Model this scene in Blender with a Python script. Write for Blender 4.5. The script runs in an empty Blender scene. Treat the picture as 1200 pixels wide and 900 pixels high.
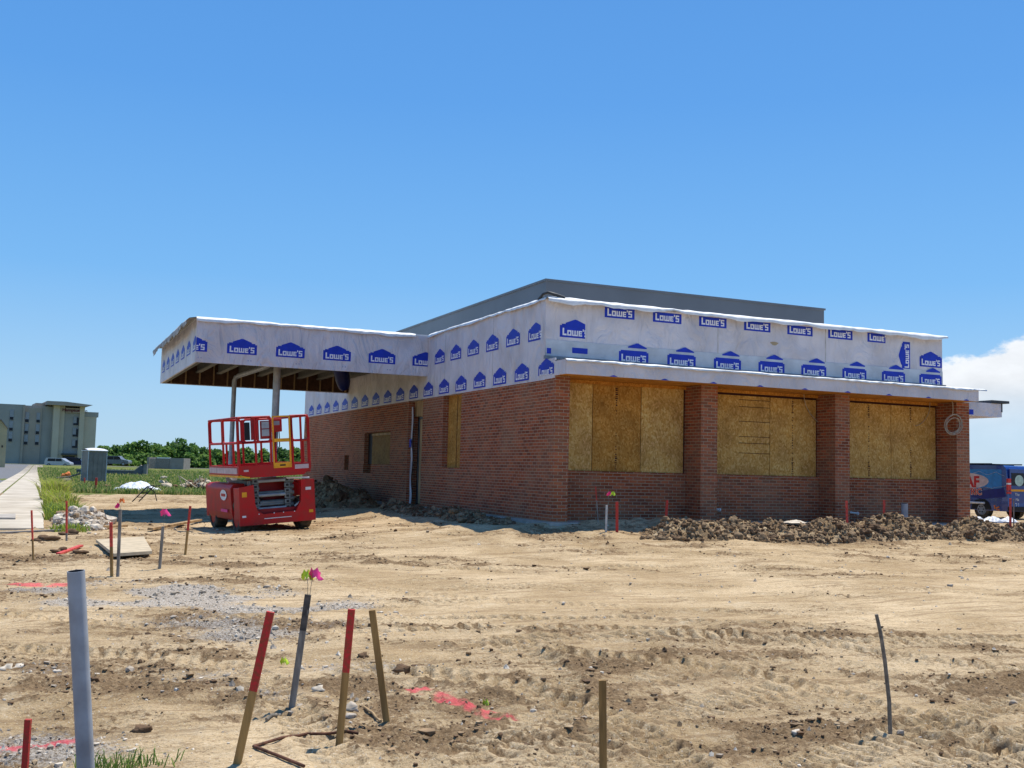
import bpy, math, random
import numpy as np
from math import sin, cos, pi, radians as rad, atan2, sqrt
from mathutils import Vector, Matrix
random.seed(7); rng = np.random.default_rng(7)
scn = bpy.context.scene; col = scn.collection

# ---------------- camera ----------------
FPX, YAW, PITCH, ROLL = 1242.16, .4201, .0826, .0248
CAM = Vector((-9.7055, -19.533, .9934))
_f = Vector((sin(YAW)*cos(PITCH), cos(YAW)*cos(PITCH), sin(PITCH)))
_r0 = Vector((cos(YAW), -sin(YAW), 0)); _u0 = _r0.cross(_f)
_r = _r0*cos(ROLL)+_u0*sin(ROLL); _u = _u0*cos(ROLL)-_r0*sin(ROLL)
cd = bpy.data.cameras.new('camera'); cam = bpy.data.objects.new('camera', cd); col.objects.link(cam)
cd.sensor_width = 36; cd.lens = FPX/1200*36; cd.clip_start = .1; cd.clip_end = 20000
M = Matrix((_r, _u, -_f)).transposed().to_4x4(); M.translation = CAM; cam.matrix_world = M
scn.camera = cam

# ---------------- light ----------------
SKY = .09
SUN_EL, SUN_AZ = rad(69), rad(65.5)          # azimuth from +Y towards +X
w = bpy.data.worlds.new('World'); scn.world = w; w.use_nodes = True
nt = w.node_tree; nt.nodes.clear()
def N(t, **k):
    n = nt.nodes.new(t)
    for a, b in k.items():
        if a.startswith('i_'): n.inputs[a[2:]].default_value = b
        else: setattr(n, a, b)
    return n
def Mt(op, a, b=None, c=None):
    n = nt.nodes.new('ShaderNodeMath'); n.operation = op
    for i, v in enumerate((a, b, c)):
        if v is None: continue
        if isinstance(v, (int, float)): n.inputs[i].default_value = v
        else: nt.links.new(v, n.inputs[i])
    return n.outputs[0]
sky = N('ShaderNodeTexSky', sky_type='NISHITA', sun_disc=False, sun_elevation=SUN_EL, sun_rotation=SUN_AZ,
        altitude=0, air_density=1.25, dust_density=.35, ozone_density=2.2)
hs = N('ShaderNodeHueSaturation'); hs.inputs['Saturation'].default_value = 1.12
hs.inputs['Value'].default_value = 1.0
nt.links.new(sky.outputs[0], hs.inputs['Color'])
def skyramp(el_out):
    cr = N('ShaderNodeValToRGB'); e = cr.color_ramp.elements; K = 1/(SKY*1.149)
    st = [(0, (.45, .71, .94)), (.10, (.36, .645, .97)), (.28, (.18, .495, .96)), (.55, (.105, .37, .88)), (1, (.070, .275, .74))]
    e[0].position = 0; e[1].position = 1
    for i in range(len(st)-2): e.new(st[i+1][0])
    for q, (p_, c_) in zip(sorted(e, key=lambda q: q.position), st): q.position = p_; q.color = (*c_, 1)
    mr_ = N('ShaderNodeMapRange'); nt.links.new(el_out, mr_.inputs[0]); mr_.inputs[1].default_value = 0; mr_.inputs[2].default_value = .62; nt.links.new(mr_.outputs[0], cr.inputs[0])
    sc = N('ShaderNodeVectorMath', operation='SCALE'); nt.links.new(cr.outputs[0], sc.inputs[0]); sc.inputs[3].default_value = K
    m_ = N('ShaderNodeMixRGB'); m_.inputs[0].default_value = .82; nt.links.new(hs.outputs[0], m_.inputs[1]); nt.links.new(sc.outputs[0], m_.inputs[2]); return m_.outputs[0]
tc = N('ShaderNodeTexCoord'); sx = N('ShaderNodeSeparateXYZ'); nt.links.new(tc.outputs['Generated'], sx.inputs[0])
el = Mt('ARCSINE', sx.outputs[2]); az = Mt('ARCTAN2', sx.outputs[0], sx.outputs[1])
mp = N('ShaderNodeMapping'); mp.inputs['Scale'].default_value = (1, 1, 2.1); nt.links.new(tc.outputs['Generated'], mp.inputs[0])
n1 = N('ShaderNodeTexNoise'); n1.inputs['Scale'].default_value = 13; n1.inputs['Detail'].default_value = 9; n1.inputs['Roughness'].default_value = .58
nt.links.new(mp.outputs[0], n1.inputs['Vector'])
n2 = N('ShaderNodeTexNoise'); n2.inputs['Scale'].default_value = 3.2; n2.inputs['Detail'].default_value = 6
nt.links.new(mp.outputs[0], n2.inputs['Vector'])
# cumulus bank low to the right: top edge rises with azimuth
ramp = N('ShaderNodeMapRange', interpolation_type='SMOOTHSTEP'); nt.links.new(az, ramp.inputs[0])
ramp.inputs[1].default_value = .80; ramp.inputs[2].default_value = .93; ramp.inputs[3].default_value = .100; ramp.inputs[4].default_value = .138
ramp2 = N('ShaderNodeMapRange', interpolation_type='SMOOTHSTEP'); nt.links.new(az, ramp2.inputs[0])
ramp2.inputs[1].default_value = .48; ramp2.inputs[2].default_value = .62; ramp2.inputs[3].default_value = -.12; ramp2.inputs[4].default_value = 0.0
ramp3 = N('ShaderNodeMapRange', interpolation_type='SMOOTHSTEP'); nt.links.new(az, ramp3.inputs[0])
ramp3.inputs[1].default_value = 1.15; ramp3.inputs[2].default_value = 1.5; ramp3.inputs[3].default_value = 0; ramp3.inputs[4].default_value = -.2
top = Mt('ADD', Mt('ADD', ramp.outputs[0], ramp2.outputs[0]), ramp3.outputs[0])
top = Mt('ADD', top, Mt('MULTIPLY', Mt('SUBTRACT', n1.outputs['Fac'], .5), .07))
d = Mt('SUBTRACT', top, el)
mk = N('ShaderNodeMapRange', interpolation_type='SMOOTHSTEP'); nt.links.new(d, mk.inputs[0])
mk.inputs[1].default_value = .0; mk.inputs[2].default_value = .008
lo = N('ShaderNodeMapRange', interpolation_type='SMOOTHSTEP'); nt.links.new(Mt('ADD', el, Mt('MULTIPLY', n2.outputs['Fac'], .07)), lo.inputs[0])
lo.inputs[1].default_value = .06; lo.inputs[2].default_value = .125; lo.inputs[3].default_value = .25; lo.inputs[4].default_value = .93
cm = Mt('MULTIPLY', mk.outputs[0], lo.outputs[0])
mix = N('ShaderNodeMixRGB'); nt.links.new(cm, mix.inputs[0]); nt.links.new(skyramp(el), mix.inputs[1])
shade = N('ShaderNodeMapRange'); nt.links.new(n1.outputs['Fac'], shade.inputs[0])
shade.inputs[1].default_value = .3; shade.inputs[2].default_value = .7; shade.inputs[3].default_value = 7.6; shade.inputs[4].default_value = 9.8
cc = N('ShaderNodeCombineXYZ'); 
nt.links.new(shade.outputs[0], cc.inputs[0]); nt.links.new(Mt('MULTIPLY', shade.outputs[0], 1.02), cc.inputs[1]); nt.links.new(Mt('MULTIPLY', shade.outputs[0], 1.05), cc.inputs[2])
nt.links.new(cc.outputs[0], mix.inputs[2])
bg = N('ShaderNodeBackground'); bg.inputs[1].default_value = SKY; nt.links.new(mix.outputs[0], bg.inputs[0])
wo = N('ShaderNodeOutputWorld'); nt.links.new(bg.outputs[0], wo.inputs[0])
sl = bpy.data.lights.new('sun', 'SUN'); sl.energy = 4.9; sl.angle = rad(.53); sl.color = (1, .94, .83)
so = bpy.data.objects.new('sun', sl); col.objects.link(so)
so.rotation_euler = Vector((sin(SUN_AZ)*cos(SUN_EL), cos(SUN_AZ)*cos(SUN_EL), sin(SUN_EL))).to_track_quat('Z', 'Y').to_euler()
so.location = (0, 0, 60)
vs = scn.view_settings; vs.view_transform = 'Standard'; vs.look = 'None'; vs.gamma = 1; vs.exposure = .2

# ---------------- helpers ----------------
G = -.42
def ray(px, py): return _f + _r*((px-600)/FPX) - _u*((py-450)/FPX)
def gp(px, py, z=G): d = ray(px, py); return CAM + d*((z-CAM.z)/d.z)
def atz(px, py, k): return CAM + ray(px, py)*k
def onx(px, X, py=500): d = ray(px, py); return CAM + d*((X-CAM.x)/d.x)
def ony(px, py, Y): d = ray(px, py); return CAM + d*((Y-CAM.y)/d.y)

_rt = np.random.default_rng(11); _P = _rt.permutation(512).astype(np.int64); _A = _rt.random(512)*2*np.pi
def pn(x, y):
    xi = np.floor(x).astype(np.int64); yi = np.floor(y).astype(np.int64); fx = x-xi; fy = y-yi
    def g(i, j):
        a = _A[_P[(_P[(xi+i) & 511]+yi+j) & 511]]; return np.cos(a)*(fx-i)+np.sin(a)*(fy-j)
    u = fx*fx*fx*(fx*(fx*6-15)+10); v = fy*fy*fy*(fy*(fy*6-15)+10)
    a = g(0, 0); b = g(1, 0); c = g(0, 1); d = g(1, 1)
    return (a+(b-a)*u+(c-a)*v+(a-b-c+d)*u*v)*1.5
def fbm(x, y, o=4, gain=.5):
    s = 0; a = 1; t = 0
    for i in range(o): s = s+a*pn(x+17.3*i, y-9.1*i); t += a; a *= gain; x = x*2.03; y = y*2.03
    return s/t
def sst(a, b, x): t = np.clip((x-a)/(b-a), 0, 1); return t*t*(3-2*t)

def tag(o, label=None, cat=None, group=None, kind=None):
    if label: o['label'] = label
    if cat: o['category'] = cat
    if group: o['group'] = group
    if kind: o['kind'] = kind
    return o
def empty(name, loc, label, cat, group=None, rz=0):
    o = bpy.data.objects.new(name, None); col.objects.link(o); o.location = loc; o.rotation_euler = (0, 0, rz)
    o.empty_display_size = .3; return tag(o, label, cat, group)

class MB:
    def __init__(s): s.v = []; s.f = []; s.m = []; s.sm = []
    def add(s, vs_, fs, m=0, sm=False):
        o = len(s.v); s.v += [tuple(p) for p in vs_]
        for f in fs: s.f.append(tuple(i+o for i in f)); s.m.append(m); s.sm.append(sm)
    def box(s, a, b, m=0, R=None, T=None):
        x0, y0, z0 = a; x1, y1, z1 = b
        vs_ = [Vector(p) for p in ((x0,y0,z0),(x1,y0,z0),(x1,y1,z0),(x0,y1,z0),(x0,y0,z1),(x1,y0,z1),(x1,y1,z1),(x0,y1,z1))]
        if R: vs_ = [R @ p for p in vs_]
        if T: vs_ = [p+Vector(T) for p in vs_]
        s.add(vs_, [(0,3,2,1),(4,5,6,7),(0,1,5,4),(1,2,6,5),(2,3,7,6),(3,0,4,7)], m)
    def bar(s, p, q, wx, wy, m=0, up=(0,0,1), taper=1):
        p = Vector(p); q = Vector(q); d = (q-p).normalized(); u = Vector(up)
        if abs(d.dot(u)) > .95: u = Vector((0,1,0))
        a = d.cross(u).normalized()*wx/2; b = d.cross(a).normalized()*wy/2
        vs_ = [p-a-b, p+a-b, p+a+b, p-a+b, q-(a+b)*taper, q+(a-b)*taper, q+(a+b)*taper, q-(a-b)*taper]
        s.add(vs_, [(0,3,2,1),(4,5,6,7),(0,1,5,4),(1,2,6,5),(2,3,7,6),(3,0,4,7)], m)
    def tube(s, pts, r, n=8, m=0, cap=True, rs=None):
        pts = [Vector(p) for p in pts]; k = len(pts); vs_ = []; pa = None
        for i, p in enumerate(pts):
            d = (pts[min(i+1, k-1)]-pts[max(i-1, 0)]).normalized()
            if pa is None:
                pa = d.cross(Vector((0,0,1)) if abs(d.z) < .9 else Vector((0,1,0))).normalized()
            pa = (pa-d*pa.dot(d)).normalized(); pb = d.cross(pa); rr = rs[i] if rs else r
            vs_ += [p+pa*rr*cos(2*pi*j/n)+pb*rr*sin(2*pi*j/n) for j in range(n)]
        fs = [(i*n+j, i*n+(j+1) % n, (i+1)*n+(j+1) % n, (i+1)*n+j) for i in range(k-1) for j in range(n)]
        s.add(vs_, fs, m, True)
        if cap: s.add(vs_[:n], [tuple(range(n))[::-1]], m); s.add(vs_[-n:], [tuple(range(n))], m)
    def prism(s, prof, fn0, fn1, m=0, sm=False):
        n = len(prof); a = [fn0(p) for p in prof]; b = [fn1(p) for p in prof]
        s.add(a+b, [tuple(range(n))[::-1], tuple(range(n, 2*n))], m)
        s.add(a+b, [(i, (i+1) % n, n+(i+1) % n, n+i) for i in range(n)], m, sm)
    def grid(s, P, m=0, sm=True):
        a, b = len(P), len(P[0]); vs_ = [p for r_ in P for p in r_]
        s.add(vs_, [(i*b+j, i*b+j+1, (i+1)*b+j+1, (i+1)*b+j) for i in range(a-1) for j in range(b-1)], m, sm)
    def poly(s, pts, m=0): s.add(pts, [tuple(range(len(pts)))], m)
    def blob(s, c, r, m=0, amp=.25, sub=1, sq=(1,1,1)):
        tv, tf = ICO[sub]; ph = random.random()*9; c = Vector(c)
        vs_ = []
        for p in tv:
            k = 1+amp*(sin(p[0]*3.1+ph)*cos(p[1]*2.7-ph)+.6*sin(p[2]*5+ph*2+p[0]*2))
            vs_.append(c+Vector((p[0]*r*k*sq[0], p[1]*r*k*sq[1], p[2]*r*k*sq[2])))
        s.add(vs_, tf, m, sub > 1)
    def build(s, name, mats, parent=None, bevel=0, fix=True):
        me = bpy.data.meshes.new(name); me.from_pydata(s.v, [], s.f)
        if not isinstance(mats, (list, tuple)): mats = [mats]
        for m_ in mats: me.materials.append(m_)
        me.polygons.foreach_set('material_index', s.m); me.polygons.foreach_set('use_smooth', s.sm)
        uv = me.uv_layers.new(name='UVMap').data
        for p in me.polygons:
            n = p.normal; ax = max(range(3), key=lambda i: abs(n[i]))
            for li in p.loop_indices:
                c = me.vertices[me.loops[li].vertex_index].co
                uv[li].uv = (c.y, c.z) if ax == 0 else (c.x, c.z) if ax == 1 else (c.x, c.y)
        me.update(); o = bpy.data.objects.new(name, me); col.objects.link(o); o.parent = parent
        if bevel:
            b = o.modifiers.new('bevel', 'BEVEL'); b.width = bevel; b.segments = 2; b.limit_method = 'ANGLE'
        return o
import bmesh
ICO = {}
for sub in (0, 1, 2, 3):
    bm = bmesh.new(); bmesh.ops.create_icosphere(bm, subdivisions=max(sub, 1), radius=1)
    ICO[sub] = ([tuple(v.co) for v in bm.verts], [tuple(v.index for v in f.verts) for f in bm.faces]); bm.free()
bm = bmesh.new(); bmesh.ops.create_icosphere(bm, subdivisions=2, radius=1)
ICO['s'] = (np.array([v.co[:] for v in bm.verts]), np.array([[v.index for v in f.verts] for f in bm.faces])); bm.free()
bm = bmesh.new(); bmesh.ops.create_icosphere(bm, subdivisions=1, radius=1)
ICO['t'] = (np.array([v.co[:] for v in bm.verts]), np.array([[v.index for v in f.verts] for f in bm.faces])); bm.free()

def npmesh(name, V, F, mats, parent=None, smooth=False, mi=None, colr=None):
    me = bpy.data.meshes.new(name); k = F.shape[1]
    me.vertices.add(len(V)); me.vertices.foreach_set('co', V.astype(np.float32).ravel())
    me.loops.add(F.size); me.loops.foreach_set('vertex_index', F.astype(np.int32).ravel())
    me.polygons.add(len(F)); me.polygons.foreach_set('loop_start', np.arange(0, F.size, k, dtype=np.int32))
    me.polygons.foreach_set('loop_total', np.full(len(F), k, dtype=np.int32))
    if not isinstance(mats, (list, tuple)): mats = [mats]
    for m_ in mats: me.materials.append(m_)
    me.polygons.foreach_set('use_smooth', np.full(len(F), smooth))
    if mi is not None: me.polygons.foreach_set('material_index', mi.astype(np.int32))
    if colr is not None:
        a = me.color_attributes.new('Col', 'FLOAT_COLOR', 'POINT'); a.data.foreach_set('color', colr.astype(np.float32).ravel())
    me.update(calc_edges=True); o = bpy.data.objects.new(name, me); col.objects.link(o); o.parent = parent
    return o
def scatter(name, P, S, mats, kind='s', flat=.7, amp=.35, mi=None, sink=.3):
    """many irregular lumps as ONE mesh: P (n,3) ground points, S (n,) radii"""
    tv, tf = ICO[kind]; n = len(P); T = 14; shapes = []
    for i in range(T):
        ph = rng.random(3)*9; k = 1+amp*(np.sin(tv[:, 0]*3.3+ph[0])*np.cos(tv[:, 1]*2.9+ph[1])+.7*np.sin(tv[:, 2]*4+ph[2]))+rng.normal(0, amp*.35, len(tv))
        shapes.append(tv*k[:, None]*np.array([1, .62+.4*rng.random(), flat*(.7+.6*rng.random())]))
    shapes = np.array(shapes)[rng.integers(0, T, n)]; a = rng.random(n)*2*np.pi
    c, s = np.cos(a)[:, None], np.sin(a)[:, None]
    V = np.stack([shapes[:, :, 0]*c-shapes[:, :, 1]*s, shapes[:, :, 0]*s+shapes[:, :, 1]*c, shapes[:, :, 2]], 2)*S[:, None, None]+P[:, None, :]
    V[:, :, 2] += (S*(flat-sink))[:, None]*.5
    F = (tf[None]+(np.arange(n)*len(tv))[:, None, None]).reshape(-1, 3)
    return npmesh(name, V.reshape(-1, 3), F, mats, mi=None if mi is None else np.repeat(mi, len(tf)))

# ---------------- materials ----------------
def newmat(name):
    m = bpy.data.materials.new(name); m.use_nodes = True; t = m.node_tree
    return m, t, t.nodes['Principled BSDF']
def nd(t, ty, **k):
    n = t.nodes.new(ty)
    for a, b in k.items(): setattr(n, a, b)
    return n
def mat(name, c, rough=.8, var=.12, scale=6, bump=0, bscale=40, metal=0, spec=.3, c2=None, detail=5, stretch=None, coat=0):
    m, t, b = newmat(name); L = t.links
    b.inputs['Roughness'].default_value = rough; b.inputs['Metallic'].default_value = metal
    b.inputs['Specular IOR Level'].default_value = spec; b.inputs['Coat Weight'].default_value = coat
    tc_ = nd(t, 'ShaderNodeTexCoord'); src = tc_.outputs['Object']
    if stretch:
        mp_ = nd(t, 'ShaderNodeMapping'); mp_.inputs['Scale'].default_value = stretch; L.new(src, mp_.inputs[0]); src = mp_.outputs[0]
    no = nd(t, 'ShaderNodeTexNoise'); no.inputs['Scale'].default_value = scale; no.inputs['Detail'].default_value = detail; L.new(src, no.inputs['Vector'])
    cr = nd(t, 'ShaderNodeValToRGB'); e = cr.color_ramp.elements
    c2 = c2 or tuple(x*(1-var*2) for x in c); c1 = tuple(min(1, x*(1+var)) for x in c)
    e[0].position = .33; e[1].position = .67; e[0].color = (*c2, 1); e[1].color = (*c1, 1)
    L.new(no.outputs['Fac'], cr.inputs[0]); L.new(cr.outputs[0], b.inputs['Base Color'])
    if bump:
        nb = nd(t, 'ShaderNodeTexNoise'); nb.inputs['Scale'].default_value = bscale; nb.inputs['Detail'].default_value = 4; L.new(src, nb.inputs['Vector'])
        bp = nd(t, 'ShaderNodeBump'); bp.inputs['Strength'].default_value = 1; bp.inputs['Distance'].default_value = bump
        L.new(nb.outputs['Fac'], bp.inputs['Height']); L.new(bp.outputs[0], b.inputs['Normal'])
    return m
def brickmat():
    m, t, b = newmat('brick'); L = t.links
    uv = nd(t, 'ShaderNodeUVMap'); uv.uv_map = 'UVMap'
    def br(c1, c2, mo, off=0):
        n = nd(t, 'ShaderNodeTexBrick', offset=.5, squash=1); n.inputs['Scale'].default_value = 1
        n.inputs['Brick Width'].default_value = .2032; n.inputs['Row Height'].default_value = .0677
        n.inputs['Mortar Size'].default_value = .0062; n.inputs['Mortar Smooth'].default_value = .25; n.inputs['Bias'].default_value = off
        n.inputs['Color1'].default_value = (*c1, 1); n.inputs['Color2'].default_value = (*c2, 1); n.inputs['Mortar'].default_value = (*mo, 1)
        L.new(uv.outputs[0], n.inputs['Vector']); return n
    a = br((.42, .115, .046), (.19, .055, .028), (.44, .34, .235), .0)
    wn = nd(t, 'ShaderNodeTexNoise'); wn.inputs['Scale'].default_value = .9; wn.inputs['Detail'].default_value = 4; L.new(uv.outputs[0], wn.inputs['Vector'])
    wn2 = nd(t, 'ShaderNodeTexNoise'); wn2.inputs['Scale'].default_value = 45; wn2.inputs['Detail'].default_value = 3; L.new(uv.outputs[0], wn2.inputs['Vector'])
    dust = nd(t, 'ShaderNodeMixRGB'); dust.inputs[2].default_value = (.37, .245, .15, 1)
    mr = nd(t, 'ShaderNodeMapRange'); L.new(wn.outputs[0], mr.inputs[0]); mr.inputs[1].default_value = .42; mr.inputs[2].default_value = .75; mr.inputs[3].default_value = 0; mr.inputs[4].default_value = .42
    L.new(mr.outputs[0], dust.inputs[0]); L.new(a.outputs[0], dust.inputs[1])
    mu = nd(t, 'ShaderNodeMixRGB', blend_type='OVERLAY'); mu.inputs[0].default_value = .35; L.new(dust.outputs[0], mu.inputs[1]); L.new(wn2.outputs['Color'], mu.inputs[2])
    L.new(mu.outputs[0], b.inputs['Base Color']); b.inputs['Roughness'].default_value = .9; b.inputs['Specular IOR Level'].default_value = .15
    bp = nd(t, 'ShaderNodeBump'); bp.invert = True; bp.inputs['Distance'].default_value = .006; L.new(a.outputs['Fac'], bp.inputs['Height']); L.new(bp.outputs[0], b.inputs['Normal'])
    return m
def osbmat(name, k=1, hue=(1, 1, 1)):
    m, t, b = newmat(name); L = t.links; uv = nd(t, 'ShaderNodeUVMap'); uv.uv_map = 'UVMap'
    mp_ = nd(t, 'ShaderNodeMapping'); mp_.inputs['Scale'].default_value = (1.0, .62, 1); mp_.inputs['Rotation'].default_value = (0, 0, .35); L.new(uv.outputs[0], mp_.inputs[0])
    nz = nd(t, 'ShaderNodeTexNoise'); nz.inputs['Scale'].default_value = 7; L.new(mp_.outputs[0], nz.inputs['Vector'])
    ad = nd(t, 'ShaderNodeMixRGB', blend_type='ADD'); ad.inputs[0].default_value = .12; L.new(mp_.outputs[0], ad.inputs[1]); L.new(nz.outputs['Color'], ad.inputs[2])
    vo = nd(t, 'ShaderNodeTexVoronoi'); vo.inputs['Scale'].default_value = 36; L.new(ad.outputs[0], vo.inputs['Vector'])
    cr = nd(t, 'ShaderNodeValToRGB'); e = cr.color_ramp.elements
    base = [(.42, .215, .045), (.53, .29, .07), (.60, .355, .105), (.70, .46, .17)]
    e[0].position = 0; e[0].color = (*[base[0][i]*k*hue[i] for i in range(3)], 1); e[1].position = 1; e[1].color = (*[base[3][i]*k*hue[i] for i in range(3)], 1)
    for p, cc_ in ((.3, base[1]), (.7, base[2])): x = e.new(p); x.color = (*[cc_[i]*k*hue[i] for i in range(3)], 1)
    sp = nd(t, 'ShaderNodeSeparateColor'); L.new(vo.outputs['Color'], sp.inputs[0]); L.new(sp.outputs[0], cr.inputs[0])
    n3 = nd(t, 'ShaderNodeTexNoise'); n3.inputs['Scale'].default_value = 2.2; n3.inputs['Detail'].default_value = 4; L.new(uv.outputs[0], n3.inputs['Vector'])
    mu = nd(t, 'ShaderNodeMixRGB', blend_type='OVERLAY'); mu.inputs[0].default_value = .55; L.new(cr.outputs[0], mu.inputs[1]); L.new(n3.outputs['Fac'], mu.inputs[2])
    L.new(mu.outputs[0], b.inputs['Base Color']); b.inputs['Roughness'].default_value = .75; b.inputs['Specular IOR Level'].default_value = .2
    return m
def wrapmat():
    m, t, b = newmat('house_wrap'); L = t.links; tc_ = nd(t, 'ShaderNodeTexCoord')
    mp_ = nd(t, 'ShaderNodeMapping'); mp_.inputs['Scale'].default_value = (1, 1, .45); L.new(tc_.outputs['Object'], mp_.inputs[0])
    a = nd(t, 'ShaderNodeTexNoise'); a.inputs['Scale'].default_value = 2.4; a.inputs['Detail'].default_value = 6; a.inputs['Distortion'].default_value = 1.2; L.new(mp_.outputs[0], a.inputs['Vector'])
    bp = nd(t, 'ShaderNodeBump'); bp.inputs['Distance'].default_value = .13; bp.inputs['Strength'].default_value = 1; L.new(a.outputs['Fac'], bp.inputs['Height'])
    L.new(bp.outputs[0], b.inputs['Normal'])
    c = nd(t, 'ShaderNodeTexNoise'); c.inputs['Scale'].default_value = 1.3; c.inputs['Detail'].default_value = 8; L.new(tc_.outputs['Object'], c.inputs['Vector'])
    cr = nd(t, 'ShaderNodeValToRGB'); e = cr.color_ramp.elements; e[0].position = .3; e[1].position = .6
    e[0].color = (.54, .505, .52, 1); e[1].color = (.68, .645, .67, 1); L.new(c.outputs['Fac'], cr.inputs[0]); L.new(cr.outputs[0], b.inputs['Base Color'])
    b.inputs['Roughness'].default_value = .55; b.inputs['Specular IOR Level'].default_value = .3
    return m
brick = brickmat(); wrap = wrapmat()
osb1 = osbmat('osb_golden', .92); osb2 = osbmat('osb_orange', .72, (1.05, .88, .62)); osb3 = osbmat('osb_pale', 1.02, (.96, 1, 1.1))
soffit = osbmat('osb_soffit', .8, (1.15, .85, .5))
logo_blue = mat('logo_blue', (.012, .04, .45), .5, .08); logo_white = mat('logo_white', (.78, .78, .82), .6, .04)
ink = mat('stamp_ink', (.06, .018, .015), .9); ink2 = mat('pencil_line', (.10, .05, .02), .9)
membrane = mat('roof_membrane', (.80, .80, .79), .5, .05, bump=.01, bscale=9); dark_metal = mat('dark_metal', (.05, .055, .06), .5)
coping = mat('grey_coping', (.115, .125, .14), .45, .05, scale=1.2, spec=.4); flash = mat('grey_flashing', (.22, .25, .29), .5)
concrete = mat('concrete', (.42, .38, .33), .9, .12, scale=3, bump=.006, bscale=60, c2=(.30, .27, .23)); asphalt = mat('asphalt', (.16, .16, .165), .9, .12, scale=5, bump=.004, bscale=150)
lumber = mat('lumber', (.42, .28, .14), .8, .2, scale=9, stretch=(1, 1, .15)); lumber_grey = mat('weathered_lumber', (.26, .235, .21), .85, .2, scale=12)
stake_wood = mat('stake_wood', (.36, .215, .075), .75, .25, scale=18, stretch=(1, 1, .12), bump=.002, bscale=90)
stake_grey = mat('stake_grey', (.27, .25, .22), .85, .25, scale=22, stretch=(1, 1, .2), bump=.002, bscale=90)
stake_dark = mat('stake_dark', (.10, .09, .08), .9, .25, scale=22)
paint_red = mat('marker_paint_red', (.52, .022, .03), .6, .2, scale=60, c2=(.30, .06, .03), detail=8); paint_pink = mat('marker_paint_salmon', (.62, .08, .06), .6, .2, scale=20)
pink = mat('flag_pink', (.85, .06, .26), .5, .1); lime = mat('flag_lime', (.55, .72, .05), .5, .1); orange = mat('flag_orange', (.85, .22, .05), .5, .1)
wire_m = mat('wire', (.25, .25, .24), .4, metal=.6); rust = mat('rusty_steel', (.13, .055, .03), .85, .3, scale=30); rebar_m = mat('weathered_rod', (.22, .19, .15), .8, .25, scale=25)
pvc = mat('grey_pvc', (.33, .36, .40), .5, .12, scale=7, spec=.35, c2=(.24, .25, .27), detail=9); pvc_dark = mat('pipe_bore', (.02, .02, .025), .9); pvc_w = mat('white_pvc', (.62, .62, .60), .4)
red = mat('lift_red', (.47, .004, .006), .48, .1, scale=5, spec=.3, c2=(.36, .022, .016), detail=10); dred = mat('lift_dark_red', (.30, .008, .010), .5, .1)
yellow = mat('lift_yellow', (.80, .36, .015), .45, .08); steel = mat('scissor_grey', (.17, .19, .19), .45, .15, metal=.2); black = mat('black_plastic', (.012, .012, .014), .6)
rubber = mat('tyre_rubber', (.03, .027, .024), .9, .2, scale=7, bump=.004, bscale=50, c2=(.16, .115, .07)); white_p = mat('white_paint', (.75, .75, .74), .45, .05); grey_p = mat('grey_panel', (.33, .35, .37), .5)
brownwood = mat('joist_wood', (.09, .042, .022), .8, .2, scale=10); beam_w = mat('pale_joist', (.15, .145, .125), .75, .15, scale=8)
galv = mat('galvanised_pipe', (.42, .44, .46), .38, .1, metal=.15)
bag_blue = mat('bag_blue', (.01, .018, .13), .45)

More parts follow.
